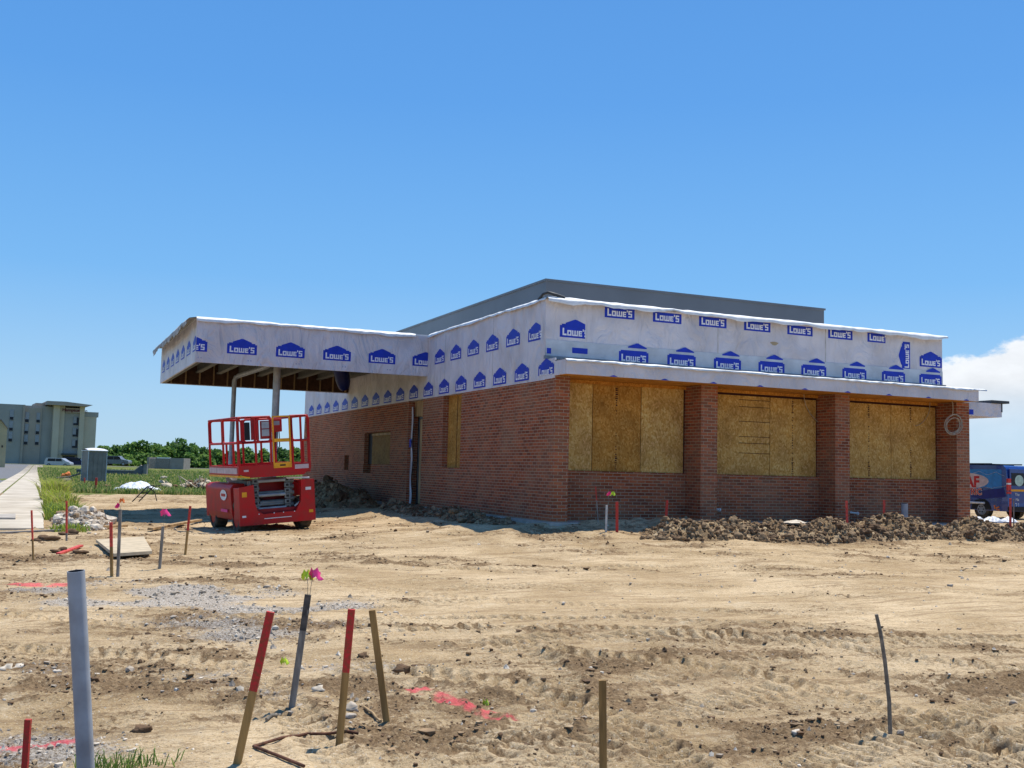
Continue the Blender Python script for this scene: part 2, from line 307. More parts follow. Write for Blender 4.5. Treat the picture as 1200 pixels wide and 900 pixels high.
# ---------------- ground ----------------
Tdir = (.913, -.408); Fdir = (.408, .913)
def bdist(x, y):
    dx = np.maximum(np.maximum(0-x, x-11.6), 0); dy = np.maximum(np.maximum(0-y, y-22.4), 0); return np.hypot(dx, dy)
def blob2(x, y, cx, cy, rx, ry=None, ang=0):
    ry = ry or rx; c, s = cos(ang), sin(ang); u = ((x-cx)*c+(y-cy)*s)/rx; v = (-(x-cx)*s+(y-cy)*c)/ry; return np.exp(-(u*u+v*v))
def gpc(px, py): p = gp(px, py); return p.x, p.y
VIEWANG = -YAW
def masks(x, y):
    dep = (x-CAM.x)*Fdir[0]+(y-CAM.y)*Fdir[1]; lat = (x-CAM.x)*Tdir[0]+(y-CAM.y)*Tdir[1]
    smooth = sst(8.6, 10.2, dep+.5*pn(lat*.25, dep*.1))*(1-sst(16.5, 18.6, dep))*sst(-3.4, -1.5, lat+.8*pn(x*.5, y*.5))
    near = 1-sst(7.5, 10, dep)
    n = fbm(x*.55+3, y*.55, 4); st = fbm(lat*.35, dep*2.2, 4)
    rough = .57+1.0*n+.7*st+.14*near+.5*fbm(x*2.3+9, y*2.3, 4, .6)
    rough = rough-.48*smooth+.6*smooth*np.maximum(st, 0)
    for (px, py, rx, ry, k) in ((300, 665, 2.4, .55, .9), (450, 657, 3.0, .7, .7), (340, 815, .75, .5, .9), (780, 745, 3.4, .35, .8), (1010, 745, 2.2, .35, .8), (1110, 800, .8, .7, .8),
                                (860, 770, 1.1, .2, .5), (930, 850, .6, .25, .6), (1040, 858, .55, .28, 1.1), (620, 850, 1.5, .6, .3), (250, 640, 1.2, .4, .3), (90, 655, 1.2, .35, .5), (700, 668, 4, .4, .55)):
        cx, cy = gpc(px, py); rough = rough+.62*k*blob2(x, y, cx, cy, rx, ry, VIEWANG)*(1+1.5*pn(x*2.1, y*2.1))
    rough = np.clip(rough, .02, 1.3)
    grav = 0
    for (px, py, rx, ry, k) in ((235, 705, 2.0, 1.2, 1.0), (150, 690, 1.4, .8, .7), (300, 745, 1.2, .7, .8), (370, 800, .8, .7, .8), (90, 620, 1, 1.2, .6), (60, 880, .6, .35, .9), (60, 790, 1.0, .35, .5), (560, 620, 2, .6, .3)):
        cx, cy = gpc(px, py); grav = grav+k*blob2(x, y, cx, cy, rx, ry, VIEWANG)
    grav = np.clip(grav*(.7+1.1*pn(x*1.3, y*1.3)), 0, 1)
    return dep, lat, smooth, rough, grav
# tyre tread runs: (px,py) pairs on the ground, width, depth of print
TRK = [([(430, 790), (560, 800), (720, 840), (840, 925)], .16, 1.0), ([(380, 730), (560, 722), (760, 728), (980, 742)], .12, .9), ([(400, 745), (580, 735), (800, 742), (1000, 765), (1230, 790)], .12, .9), ([(660, 770), (860, 786), (1060, 830), (1230, 905)], .15, 1.0),
       ([(520, 668), (700, 664), (900, 666), (1230, 676)], .16, .6), ([(-20, 720), (160, 735), (330, 720), (560, 700)], .14, .6), ([(-20, 760), (160, 770), (300, 790), (420, 925)], .14, .6),([(905, 925), (1010, 880), (1110, 845), (1230, 812)], .17, 1.25), ([(1010, 935), (1110, 898), (1230, 858)], .15, 1.2),
       ([(560, 760), (700, 748), (860, 752), (1010, 757), (1230, 748)], .22, .8), ([(520, 690), (760, 684), (1000, 690), (1230, 700)], .18, .35),
       ([(560, 880), (640, 850), (660, 800), (600, 760)], .2, .5), ([(760, 800), (900, 770), (1060, 790), (1220, 840)], .18, .35),
       ([(300, 655), (420, 690), (640, 705), (900, 722), (1230, 735)], .22, .3), ([(640, 920), (700, 860), (860, 815), (1000, 800)], .19, .45)]
def tracks(x, y):
    dz = np.zeros_like(x); tr = np.zeros_like(x); tm = np.zeros_like(x)
    for pts, wd, k in TRK:
        P = [gpc(*p) for p in pts]; Q = []
        for i in range(len(P)-1):
            for j in range(6): t = j/6; Q.append((P[i][0]*(1-t)+P[i+1][0]*t, P[i][1]*(1-t)+P[i+1][1]*t))
        Q.append(P[-1])
        for _ in range(3): Q = [Q[0]]+[tuple((Q[i-1][a]+2*Q[i][a]+Q[i+1][a])/4 for a in (0, 1)) for i in range(1, len(Q)-1)]+[Q[-1]]
        best = np.full(x.shape, 9.); sg = np.zeros_like(x); al = np.zeros_like(x); s0 = 0
        for (ax, ay), (bx, by) in zip(Q[:-1], Q[1:]):
            ux, uy = bx-ax, by-ay; l = sqrt(ux*ux+uy*uy); ux /= l; uy /= l
            tt = np.clip((x-ax)*ux+(y-ay)*uy, 0, l); ex = x-ax-ux*tt; ey = y-ay-uy*tt; dd = np.hypot(ex, ey); c = dd < best
            best = np.where(c, dd, best); sg = np.where(c, ux*ey-uy*ex, sg); al = np.where(c, s0+tt, al); s0 += l
        ms = 1-sst(wd*.8, wd, best); edge = np.exp(-((best-wd*1.05)/.05)**2)
        lug = np.tanh(3*np.sin(2*pi*(al/.125+np.abs(sg)*2.6+.25*np.sign(sg))))
        br = .65+.35*sst(-.25, .25, pn(x*.8+5, y*.8))
        dz += k*br*(ms*(-.024+.030*lug)+.028*edge); tr = np.maximum(tr, ms*min(1, k*1.2)*br*(.5-lug*.5)); tm = np.maximum(tm, ms*min(1, k*1.3))
    return dz, tr, tm
def height(x, y, fine=True):
    dep, lat, smooth, rough, grav = masks(x, y)
    far = sst(40, 120, np.hypot(x-CAM.x, y-CAM.y))
    h = G+.31*np.exp(-(bdist(x, y)/3.4)**2)*(1+.25*pn(x*.9, y*.9))+.05*pn(x*.3, y*.3)*(1-far)+.02*pn(x*1.1, y*1.1)*(1-far)+.48*sst(90, 210, y)
    h = h-.10*blob2(x, y, -7.2, 12.5, 2.2, 4.5)+(.16+.10*pn(x*2.3, y*2.3))*blob2(x, y, 1.9, -.35, 2.9, .55)
    if fine:
        z, tr, tm = tracks(x, y); rough = rough*(1-.75*tm)+.12*tm
        cr = np.abs(fbm(x*9, y*9, 5, .68)); h = h+rough*(.045*fbm(x*3.6, y*3.6, 3)+.050*cr+.010*np.abs(fbm(x*33, y*33, 2)))*(1-far)
        rough = rough+1.1*(cr-.17)*np.clip(rough*1.6, 0, 1)
        h = h+.008*fbm(lat*.9, dep*7, 3)*(1-far)+grav*.012*np.abs(pn(x*24, y*24))+z
        return h, rough, grav, tr
    return h
def hz(x, y): return float(height(np.array([float(x)]), np.array([float(y)]))[0][0])
def build_ground():
    cx, cy = -11.0, -22.6
    a = np.concatenate([np.linspace(-pi, -.42, 90)[:-1], np.linspace(-.42, 1.22, 1150), np.linspace(1.22, pi, 60)[1:]])
    r = [.0, 1.2]; 
    while r[-1] < 5: r.append(r[-1]*1.25)
    while r[-1] < 48: r.append(r[-1]*1.0026+.0006)
    while r[-1] < 6000: r.append(r[-1]*1.045)
    r = np.array(r); A, R_ = np.meshgrid(a, r); x = cx+R_*np.sin(A); y = cy+R_*np.cos(A)
    sh = x.shape; xf, yf = x.ravel(), y.ravel(); z, rough, grav, tr = height(xf, yf)
    dist = np.hypot(xf-CAM.x, yf-CAM.y)
    green = sst(29, 33, yf+2.5*pn(xf*.35, yf*.35)+1.2*pn(xf*1.3, yf*1.3)-3*sst(-3, 3, xf))*sst(-.9, -.3, fbm(xf*.3, yf*.3, 4)+.25+.4*sst(30, 60, yf))
    green = np.maximum(green, sst(45, 60, xf)); green = np.maximum(green, sst(40, 60, -xf)); green = np.maximum(green, sst(40, 70, -yf))
    pk = np.zeros_like(xf)
    for (p0, p1, wd) in (((-40, 892), (98, 868), .05), ((488, 812), (592, 842), .085), ((30, 684), (62, 686), .25)):
        x0, y0 = gpc(*p0); x1, y1 = gpc(*p1); ux, uy = x1-x0, y1-y0; l = sqrt(ux*ux+uy*uy); ux /= l; uy /= l
        t = np.clip((xf-x0)*ux+(yf-y0)*uy, 0, l); dd = np.hypot(xf-x0-ux*t, yf-y0-uy*t)
        pk = np.maximum(pk, (1-sst(wd*.5, wd, dd+.04*pn(xf*14, yf*14)))*sst(-.45, .1, pn(xf*9, yf*9)+.15*pn(xf*40, yf*40)))
    C = np.stack([np.clip(rough+.55*tr, 0, 1.1)*.95, grav, green, pk], 1)
    n0, n1 = sh; i = np.arange(n0-1)[:, None]*n1; j = np.arange(n1-1)[None]
    F = np.stack([i+j, i+j+1, i+n1+j+1, i+n1+j], 2).reshape(-1, 4)[:, ::-1]
    V = np.stack([xf, yf, z], 1)
    m, t, b = newmat('site_dirt'); L = t.links
    at = nd(t, 'ShaderNodeAttribute'); at.attribute_name = 'Col'; sp = nd(t, 'ShaderNodeSeparateColor'); L.new(at.outputs['Color'], sp.inputs[0])
    geo = nd(t, 'ShaderNodeNewGeometry')
    def noise(s, dt=6, ro=.55, st=None):
        n = nd(t, 'ShaderNodeTexNoise'); n.inputs['Scale'].default_value = s; n.inputs['Detail'].default_value = dt; n.inputs['Roughness'].default_value = ro
        if st:
            mp_ = nd(t, 'ShaderNodeMapping'); mp_.inputs['Rotation'].default_value = (0, 0, YAW); mp_.inputs['Scale'].default_value = st
            L.new(geo.outputs['Position'], mp_.inputs[0]); L.new(mp_.outputs[0], n.inputs['Vector'])
        else: L.new(geo.outputs['Position'], n.inputs['Vector'])
        return n.outputs['Fac']
    def mr(x_, a0, a1, b0=0, b1=1):
        n = nd(t, 'ShaderNodeMapRange', interpolation_type='SMOOTHSTEP'); L.new(x_, n.inputs[0])
        for q, v_ in zip((1, 2, 3, 4), (a0, a1, b0, b1)): n.inputs[q].default_value = v_
        return n.outputs[0]
    def ma(op, x_, y_):
        n = nd(t, 'ShaderNodeMath', operation=op)
        for q, v_ in enumerate((x_, y_)):
            if isinstance(v_, (int, float)): n.inputs[q].default_value = v_
            else: L.new(v_, n.inputs[q])
        return n.outputs[0]
    def mx(f, c1, c2, bt='MIX'):
        n = nd(t, 'ShaderNodeMixRGB', blend_type=bt)
        for q, v_ in enumerate((f, c1, c2)):
            if isinstance(v_, (int, float)): n.inputs[q].default_value = v_
            elif isinstance(v_, tuple): n.inputs[q].default_value = (*v_, 1)
            else: L.new(v_, n.inputs[q])
        return n.outputs[0]
    base = mx(mr(noise(.8, 8), .35, .65), (.40, .285, .155), (.57, .43, .26))
    base = mx(mr(noise(2.2, 6, .6, (.4, 1.6, 1)), .46, .74, 0, .5), base, (.28, .19, .10))
    base = mx(mr(noise(14, 7, .8), .53, .62, 0, .7), base, (.25, .165, .09))
    base = mx(mr(noise(48, 5, .8), .54, .60, 0, .75), base, (.17, .115, .062))
    base = mx(mr(noise(75, 3, .7), .60, .65, 0, .8), base, (.66, .58, .46))
    base = mx(mr(noise(6, 9, .8, (.5, 2.6, 1)), .56, .62, 0, .65), base, (.21, .14, .075))
    base = mx(mr(noise(3.1, 7, .7), .54, .72, 0, .6), base, (.56, .455, .31))
    dk = ma('ADD', ma('ADD', sp.outputs[0], ma('MULTIPLY', ma('SUBTRACT', noise(11, 9, .8), .5), 2.4)), ma('MULTIPLY', ma('SUBTRACT', noise(2.7, 6, .7), .5), 1.3))
    base = mx(mr(noise(5, 5, .6, (.10, 2.6, 1)), .545, .60, 0, .6), base, (.25, .168, .092))
    base = mx(mr(dk, .70, .88, 0, .9), base, mx(mr(noise(30, 5, .7), .35, .65), (.15, .092, .048), (.33, .225, .125)))
    gr = ma('ADD', sp.outputs[1], ma('MULTIPLY', ma('SUBTRACT', noise(22, 6, .8), .5), 1.8))
    base = mx(mr(gr, .35, .75, 0, .75), base, mx(mr(noise(60, 3, .7), .4, .6), (.17, .145, .12), (.50, .47, .43)))
    grass = mx(mr(noise(3, 8, .7), .35, .65), (.06, .10, .02), (.20, .21, .06))
    grass = mx(mr(noise(.25, 5), .45, .7, 0, .7), grass, (.20, .19, .07))
    base = mx(mr(ma('ADD', sp.outputs[2], ma('MULTIPLY', ma('SUBTRACT', noise(5, 6, .7), .5), .9)), .35, .6), base, grass)
    base = mx(ma('MULTIPLY', at.outputs['Alpha'], .75), base, (.75, .10, .13))
    L.new(base, b.inputs['Base Color']); b.inputs['Roughness'].default_value = .95; b.inputs['Specular IOR Level'].default_value = .08
    b1 = nd(t, 'ShaderNodeBump'); b1.inputs['Distance'].default_value = .035; b1.inputs['Strength'].default_value = .9
    L.new(ma('MULTIPLY', noise(34, 7, .72), ma('ADD', sp.outputs[0], .28)), b1.inputs['Height'])
    L.new(b1.outputs[0], b.inputs['Normal'])
    o = npmesh('ground', V, F, m, smooth=True, colr=C); o['kind'] = 'structure'
    return m
dirt_mat = build_ground()
def hmany(P): return height(P[:, 0], P[:, 1])
clod_d = mat('clod_dark', (.155, .093, .05), .95, .25, scale=9, bump=.01, bscale=50); clod_m = mat('clod_mid', (.27, .18, .10), .95, .25, scale=9, bump=.008, bscale=50); clod_l = mat('clod_dry', (.36, .26, .155), .95, .15, scale=9)
stone_l = mat('stone_pale', (.62, .54, .43), .85, .2, scale=12); stone_g = mat('stone_grey', (.40, .34, .27), .85, .2, scale=12); stone_t = mat('stone_tan', (.40, .33, .25), .85, .2, scale=12)

# clods and gravel over the lot
def field(n, rmax=30):
    a = rng.uniform(YAW-.52, YAW+.52, n); r = 4+(rmax-4)*rng.random(n)**1.25
    return np.stack([CAM.x+r*np.sin(a), CAM.y+r*np.cos(a)], 1)
P = field(230000); h, ro, gv, tr = hmany(P); ins = (P[:, 0] > -.2) & (P[:, 0] < 11.8) & (P[:, 1] > -.2)
k = (rng.random(len(P)) < np.clip((ro-.42), .006, 1)**1.5*.34) & ~ins & (tr < .25); P3 = np.column_stack([P[k], h[k]])
dd = np.hypot(P3[:, 0]-CAM.x, P3[:, 1]-CAM.y); S = rng.gamma(1.5, .0045, len(P3))*(.6+dd*.05)+.003; S = np.minimum(S*.85, .045)
o = scatter('dirt_clods', P3, S, [clod_d, clod_m, clod_l], 't', mi=rng.choice(3, len(P3), p=[.45, .37, .18])); tag(o, kind='stuff', label='crumbs and clods of dirt scattered over the lot')
k = (rng.random(len(P)) < np.clip(gv-.12, .02, 1)*.34) & ~ins; k &= ~((rng.random(len(P)) < .9) & (P[:, 1] < -30))
P3 = np.column_stack([P[k], h[k]]); dd = np.hypot(P3[:, 0]-CAM.x, P3[:, 1]-CAM.y); S = np.minimum(rng.gamma(1.6, .0042, len(P3))*(.6+dd*.045)+.003, .045)
o = scatter('gravel', P3, S, [stone_l, stone_g, stone_t], 't', mi=rng.choice(3, len(P3), p=[.42, .25, .33])); tag(o, kind='stuff', label='pale gravel and crushed stone strewn on the dirt')

# road, kerb, sidewalk (run along Y at the left)
def strip(name, x0, x1, y0, y1, z, m, step=2.0, wob=0):
    b = MB(); n = int((y1-y0)/step)+1; row = []
    for i in range(n+1):
        yy = y0+(y1-y0)*i/n; e = wob*float(pn(np.array([yy*1.7]), np.array([.3]))[0]); zz = z+.48*float(sst(90, 210, np.array([yy]))[0])
        row.append([Vector((x0, yy, zz)), Vector((x1+e, yy, zz)), Vector((x1+e+.01, yy, zz-.2))])
    b.grid(row, sm=False); o = b.build(name, m); o['kind'] = 'structure'; return o
SWZ = G+.045
joint = mat('sidewalk_concrete', (.52, .46, .37), .9, .12, scale=.9, bump=.006, bscale=40, c2=(.38, .32, .24), detail=9)
b = MB()
yy = 4.0; j = 0
while yy < 190:
    zz = SWZ+.48*float(sst(90, 210, np.array([yy]))[0]); dz = random.uniform(-.006, .006); sh_ = (yy-1)*.006
    b.box((-10.95+sh_, yy+.0015, zz-.14), (-9.48+sh_, yy+1.4985, zz)); yy += 1.5; j += 1
o = b.build('sidewalk', joint); o['kind'] = 'structure'
b = MB(); yy = 2.0
while yy < 190:
    zz = SWZ+.48*float(sst(90, 210, np.array([yy]))[0]); sh_ = (yy-1)*.006
    b.box((-11.75+sh_, yy+.01, zz-.3), (-11.05+sh_, yy+2.99, zz-.004)); yy += 3
o = b.build('kerb', joint); o['kind'] = 'structure'
b = MB(); b.grid([[Vector((-19+(y_-1)*.006, y_, G+.01+.48*float(sst(90, 210, np.array([float(y_)]))[0]))), Vector((-11.7+(y_-1)*.006, y_, G+.01+.48*float(sst(90, 210, np.array([float(y_)]))[0])))] for y_ in range(2, 206, 4)], sm=False)
o = b.build('road', asphalt); o['kind'] = 'structure'
b = MB(); b.box((-60, 206, .06), (60, 222, .085)); o = b.build('parking_lot', asphalt); o['kind'] = 'structure'

# ---------------- the brick building ----------------
B = empty('brick_building', (0, 0, 0), 'single storey red brick building wrapped in white house wrap with boarded windows and drive-through canopy', 'building')
XR, YB, HB = 11.59, 22.34, 3.0
b = MB(); rec = .34
def wall_seg(y0, y1, z0, z1): b.box((0, y0, z0), (rec, y1, z1))
# left wall (plane X=0) in solid segments around the openings
OPEN = [(5.28, 6.60, 1.06, HB), (8.19, 9.44, -.02, HB), (11.05, 13.80, 1.12, 2.12), (13.0, 13.86, .84, 1.12), (15.62, 16.16, .92, 1.42)]
ys = sorted({.7, YB} | {a for o_ in OPEN for a in o_[:2]})
for y0, y1 in zip(ys[:-1], ys[1:]):
    z = -.02
    for a0, a1, c0, c1 in sorted([o_ for o_ in OPEN if o_[0] <= y0+1e-4 and o_[1] >= y1-1e-4], key=lambda q: q[2]):
        if c0 > z: wall_seg(y0, y1, z, c0)
        z = c1
    if z < HB: wall_seg(y0, y1, z, HB)
b.box((XR-.3, .7, -.02), (XR, YB, HB)); b.box((rec, YB-.3, -.02), (XR-.3, YB, HB))
b.build('brick_wall', brick, B)
PIERS = [(0, .34), (3.59, 4.02), (7.33, 7.76), (11.16, XR)]
for a0, a1 in PIERS:
    b = MB(); b.box((a0, 0, -.02), (a1, .7, HB)); b.build('brick_pier', brick, B)
for (a0, a1) in ((.34, 3.59), (4.02, 7.33), (7.76, 11.16)):
    b = MB(); b.box((a0, .585, -.02), (a1, .85, 1.0)); 
    b.box((a0, .56, 1.0), (a1, .85, 1.05)); b.build('sill_wall', brick, B)
b = MB(); b.box((-.14, -.16, -.5), (XR+.14, YB+.1, -.012)); b.build('concrete_footing', concrete, B)
b = MB(); b.box((.36, .9, .0), (XR-.32, YB-.32, 2.9)); b.build('dark_interior', black, B)
# boarded front windows
WIN = [[(.34, 1.23, osb3), (1.23, 2.44, osb2), (2.44, 3.55, osb3)], [(4.02, 4.46, osb1), (4.46, 5.94, osb1), (5.94, 7.30, osb1)], [(7.76, 8.31, osb1), (8.31, 9.64, osb1), (9.64, 11.12, osb1)]]
def stamp(b, x, z0, z1, y):
    z = z0
    while z < z1:
        end = min(z-z0, z1-z) < .34
        s_ = .035 if end else .018
        if end or random.random() < .6: b.box((x-s_*random.uniform(.5, 1), y-.004, z), (x+s_*random.uniform(.3, 1), y-.001, z+random.uniform(.015, .035)), 1)
        z += .045 if end else .06
for wi, W_ in enumerate(WIN):
    wn_ = MB(); x0, x1 = W_[0][0], W_[-1][1]
    wn_.box((x0, .66, 1.02), (x1+.04, .80, 2.99)); win = wn_.build('boarded_window', ink, B)
    for k_, (a0, a1, mm) in enumerate(W_):
        b = MB(); yy = .640-random.random()*.008; b.box((a0+.008, yy, 1.055), (a1-.008, .659, 2.93-(.05 if wi else 0)))
        if wi == 0 and k_ == 1: stamp(b, 1.82, 1.1, 2.88, yy)
        if wi == 1 and k_ == 0: stamp(b, 4.44-.06, 1.1, 2.85, yy)
        if wi == 1 and k_ == 2: stamp(b, 6.60, 1.1, 2.85, yy)
        if wi == 1 and k_ == 1:
            for z_ in (2.78, 2.62, 2.28, 1.93, 1.78, 1.55): b.box((5.06, yy-.004, z_), (5.935, yy-.001, z_+.014), 2)
        if wi == 2 and k_ == 0: stamp(b, 7.83, 1.1, 2.85, yy)
        if wi == 2 and k_ == 1: stamp(b, 8.93, 1.1, 2.85, yy)
        if wi == 2 and k_ == 2: stamp(b, 10.28, 1.1, 2.85, yy)
        for z_ in np.arange(1.2, 2.9, .3):
            for x_ in (a0+.05, a1-.05): b.box((x_-.006, yy-.003, z_), (x_+.006, yy-.001, z_+.012), 2)
        b.build('plywood_sheet', [mm, ink, ink2], win)
b = MB()
for a0, a1 in ((.30, 3.62), (3.98, 7.36), (7.72, 11.2)): b.box((a0, .60, 2.93), (a1, .64, 3.0), 0)
b.build('window_header', [soffit], B)
# left wall openings
b = MB(); b.box((.16, 5.28, 1.06), (.20, 6.60, HB)); w1 = b.build('boarded_window', osb2, B)
b = MB(); stamp_y = 5.9; b.box((.15, 5.28, 1.06), (.158, 5.31, HB)); b.box((.15, 5.93, 1.06), (.156, 5.945, HB)); b.build('board_seam', ink2, w1)
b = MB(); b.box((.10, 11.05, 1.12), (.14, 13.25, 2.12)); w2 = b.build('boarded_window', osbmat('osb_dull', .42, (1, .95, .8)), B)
b = MB(); b.box((.06, 11.10, 2.02), (.098, 13.2, 2.09)); b.box((.06, 11.10, 1.14), (.098, 11.2, 2.02)); b.build('board_batten', lumber, w2)
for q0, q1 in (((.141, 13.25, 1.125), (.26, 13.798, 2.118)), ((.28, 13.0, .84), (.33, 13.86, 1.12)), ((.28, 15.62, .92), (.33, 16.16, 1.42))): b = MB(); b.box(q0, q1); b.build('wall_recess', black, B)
# doorway: framed, dark inside, torn wrap at the side
b = MB(); b.box((.22, 8.19, 0), (.30, 8.29, 2.95)); b.box((.22, 8.8, 0), (.30, 8.92, 2.95)); b.box((.2, 8.19, 2.5), (.3, 9.44, 2.98)); b.box((.18, 8.30, 0), (.2, 8.36, 2.4)); dw = b.build('doorway', lumber, B)
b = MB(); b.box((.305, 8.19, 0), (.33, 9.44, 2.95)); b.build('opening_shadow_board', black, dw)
b = MB(); b.box((.15, 8.42, .05), (.19, 8.47, 2.45)); b.box((.15, 8.86, .05), (.19, 8.90, 2.45)); b.box((.15, 8.42, 2.42), (.19, 8.9, 2.47)); b.build('door_frame', dark_metal, dw)
b = MB(); b.box((.165, 8.50, .05), (.185, 8.84, 2.40)); b.build('door_panel', lumber, dw)
b = MB(); R_ = []
for i in range(24):
    z_ = .02+i*.12; ww = .14+.012*sin(i*.9)-.05*(i/24)**2; R_.append([Vector((.10+.012*sin(i*.7+j*1.3), 9.42-ww*j/5, z_)) for j in range(6)])
b.grid(R_); b.grid([[p+Vector((.01, 0, 0)) for p in r_] for r_ in R_]); b.box((.045, 9.28, 1.62), (.06, 9.4, 1.85), 1); b.build('torn_wrap', [wrap, logo_blue], dw)

# --- printed logo drawn from convex pieces, clipped to a u range ---
def clip(poly, u0, u1, v0, v1):
    for ax, lim, sgn in ((0, u0, 1), (0, u1, -1), (1, v0, 1), (1, v1, -1)):
        out = []
        for i in range(len(poly)):
            p, q = poly[i-1], poly[i]; a_, b_ = (p[ax]-lim)*sgn, (q[ax]-lim)*sgn
            if (a_ >= 0) != (b_ >= 0):
                t = a_/(a_-b_); out.append((p[0]+(q[0]-p[0])*t, p[1]+(q[1]-p[1])*t))
            if b_ >= 0: out.append(q)
        poly = out
        if len(poly) < 3: return []
    return poly
LOGO_BLUE = [[(-.375, -.17), (.375, -.17), (.375, .085), (-.375, .085)], [(-.33, .085), (.33, .085), (.33, .115), (-.33, .115)],
             [(-.24, .115), (.24, .115), (.24, .14), (-.24, .14)], [(-.24, .14), (.24, .14), (.02, .225), (-.02, .225)]]
def lr(l):
    out = []
    for x0, y0, x1, y1 in l: out.append([(x0, y0), (x1, y0), (x1, y1), (x0, y1)])
    return out
LET = {'L': (5.2, [(0,0,1.9,8), (1.9,0,5.2,1.9)]), 'O': (5.4, [(0,0,1.7,6), (3.7,0,5.4,6), (1.7,0,3.7,1.5), (1.7,4.5,3.7,6)]),
       'W': (7.6, [(0,0,1.6,6), (3,0,4.6,6), (6,0,7.6,6), (1.6,0,3,1.5), (4.6,0,6,1.5)]), 'E': (4.6, [(0,0,1.7,6), (1.7,0,4.6,1.4), (1.7,2.4,4.2,3.6), (1.7,4.6,4.6,6)]),
       "'": (1.5, [(0,5.6,1.4,8)]), 'S': (5, [(0,0,5,1.5), (0,3,5,4.5), (0,6,5,7.5), (3.4,1.5,5,3), (0,4.5,1.6,6)])}
LOGO_WHITE = []; _x = 0
for ch in "LOWE'S":
    wd, rs_ = LET[ch]
    LOGO_WHITE += lr([(q[0]+_x, q[1], q[2]+_x, q[3]) for q in rs_]); _x += wd+.75
_k = .62/(_x-.75); LOGO_WHITE = [[((p[0]-(_x-.75)/2)*_k, p[1]*_k*1.05-.13) for p in q] for q in LOGO_WHITE]
def logo(b, org, U, V_, Nn, s=1, u0=-9, u1=9, v0=-9, v1=9, off=.004, rot=0, parts='bw'):
    org = Vector(org); U = Vector(U); V_ = Vector(V_); Nn = Vector(Nn)
    if rot: U, V_ = V_, -U
    for key, L_, o_, m_ in (('b', LOGO_BLUE, off, 1), ('w', LOGO_WHITE, off+.003, 2)):
        if key not in parts: continue
        for q in L_:
            c = clip([(p[0]*s, p[1]*s) for p in q], u0, u1, v0, v1)
            if c: b.poly([org+U*p[0]+V_*p[1]+Nn*o_ for p in c], m_)
WM = [wrap, logo_blue, logo_white]
# left wall wrap: faces -X, text runs towards -Y (left to right seen from outside)
ZP = 4.66
b = MB(); X_ = -.012; U = (0, -1, 0); Nn = (-1, 0, 0)
b.box((X_, .5, HB-.06), (.3, YB, ZP)); b.box((X_-.002, 0.02, HB-.05), (.02, .5, 3.37)); b.box((X_-.002, -.46, 3.0), (.02, .02, 3.30))
for i in range(18):
    y_ = .42+i*1.222
    logo(b, (X_-.003, y_, 3.16), U, (0,0,1), Nn, 1, v0=(-.17 if i else -.12))
for i in range(6): logo(b, (X_, .98+i*1.19, 3.99), U, (0,0,1), Nn, 1)
b.box((X_-.005, 7.72, 3.0), (X_, 7.76, ZP))
b.build('house_wrap', WM, B)
# front parapet wrap: faces -Y
XP = 11.22
b = MB(); U = (1, 0, 0); Nn = (0, -1, 0); Y_ = .5
b.box((0.302, Y_, 3.3), (XP, 1.0, ZP)); b.box((-.018, Y_-.004, 3.3), (.302, .72, ZP-.003))
for x_ in (1.78, 3.0, 4.22, 5.46, 6.70, 7.92, 9.14): logo(b, (x_, Y_, 4.56), U, (0,0,1), Nn, 1, u1=(.2 if x_ > 9 else 9), v1=.055)
logo(b, (.70, Y_, 4.05), U, (0,0,1), Nn, 1, u1=.235, v1=.3)
logo(b, (9.98, Y_, 4.12), U, (0,0,1), Nn, .95, rot=1)
logo(b, (10.83, Y_, 4.06), U, (0,0,1), Nn, 1)
for x_ in (.97, 8.9*1.04, 10.5): b.box((x_, Y_-.004, 3.95 if x_ < 2 else 3.4), (x_+.012, Y_, ZP))
b.build('house_wrap', WM, B)
tape = mat('seam_tape', (.50, .47, .45), .5); stain = mat('tan_stain', (.42, .33, .20), .8)
b = MB()
for x_ in (4.35, 7.45): b = MB(); b.box((x_, Y_-.003, 3.8), (x_+.03, Y_-.0005, ZP)); b.build('wrap_seam', tape, B)
for y_ in (3.3, 6.5, 10.4, 14.0, 18.2): b = MB(); b.box((-.0145, y_, HB-.05), (-.0125, y_+.025, ZP)); b.build('wrap_seam', tape, B)
b = MB(); b.poly([Vector((5.95+.11*cos(a_)*(1+.3*sin(3*a_)), Y_-.002, 4.14+.045*sin(a_))) for a_ in np.linspace(0, 2*pi, 12, endpoint=False)]); b.build('glue_stain', stain, B)
film = mat('film_strip', (.54, .57, .61), .3, .08, scale=3, bump=.01, bscale=12, spec=.5)
b = MB()
b.box((0, Y_-.018, 3.46), (XP-.005, Y_-.003, 3.80))
for x_ in (2.14, 3.38, 4.62, 5.86, 7.10, 8.34, 9.58, 10.80): logo(b, (x_, Y_-.016, 3.59), U, (0,0,1), Nn, 1, v0=-.13, v1=.115, u1=(XP-x_ if x_ > 10 else 9)); logo(b, (x_+.09, Y_-.016, 3.645), U, (0,0,1), Nn, 1, v0=.115, parts='b')
logo(b, (.62, Y_-.016, 3.60), U, (0,0,1), Nn, 1, v0=-.05, v1=.07, u0=0, parts='b'); b.box((.02, Y_-.022, 3.5), (.12, Y_-.018, 3.62), 1)
b.build('wrap_strip', [film, logo_blue, logo_white], B)
b = MB(); b.box((-.05, Y_-.075, 3.385), (XP+.05, Y_-.018, 3.455)); b.build('base_flashing', flash, B)
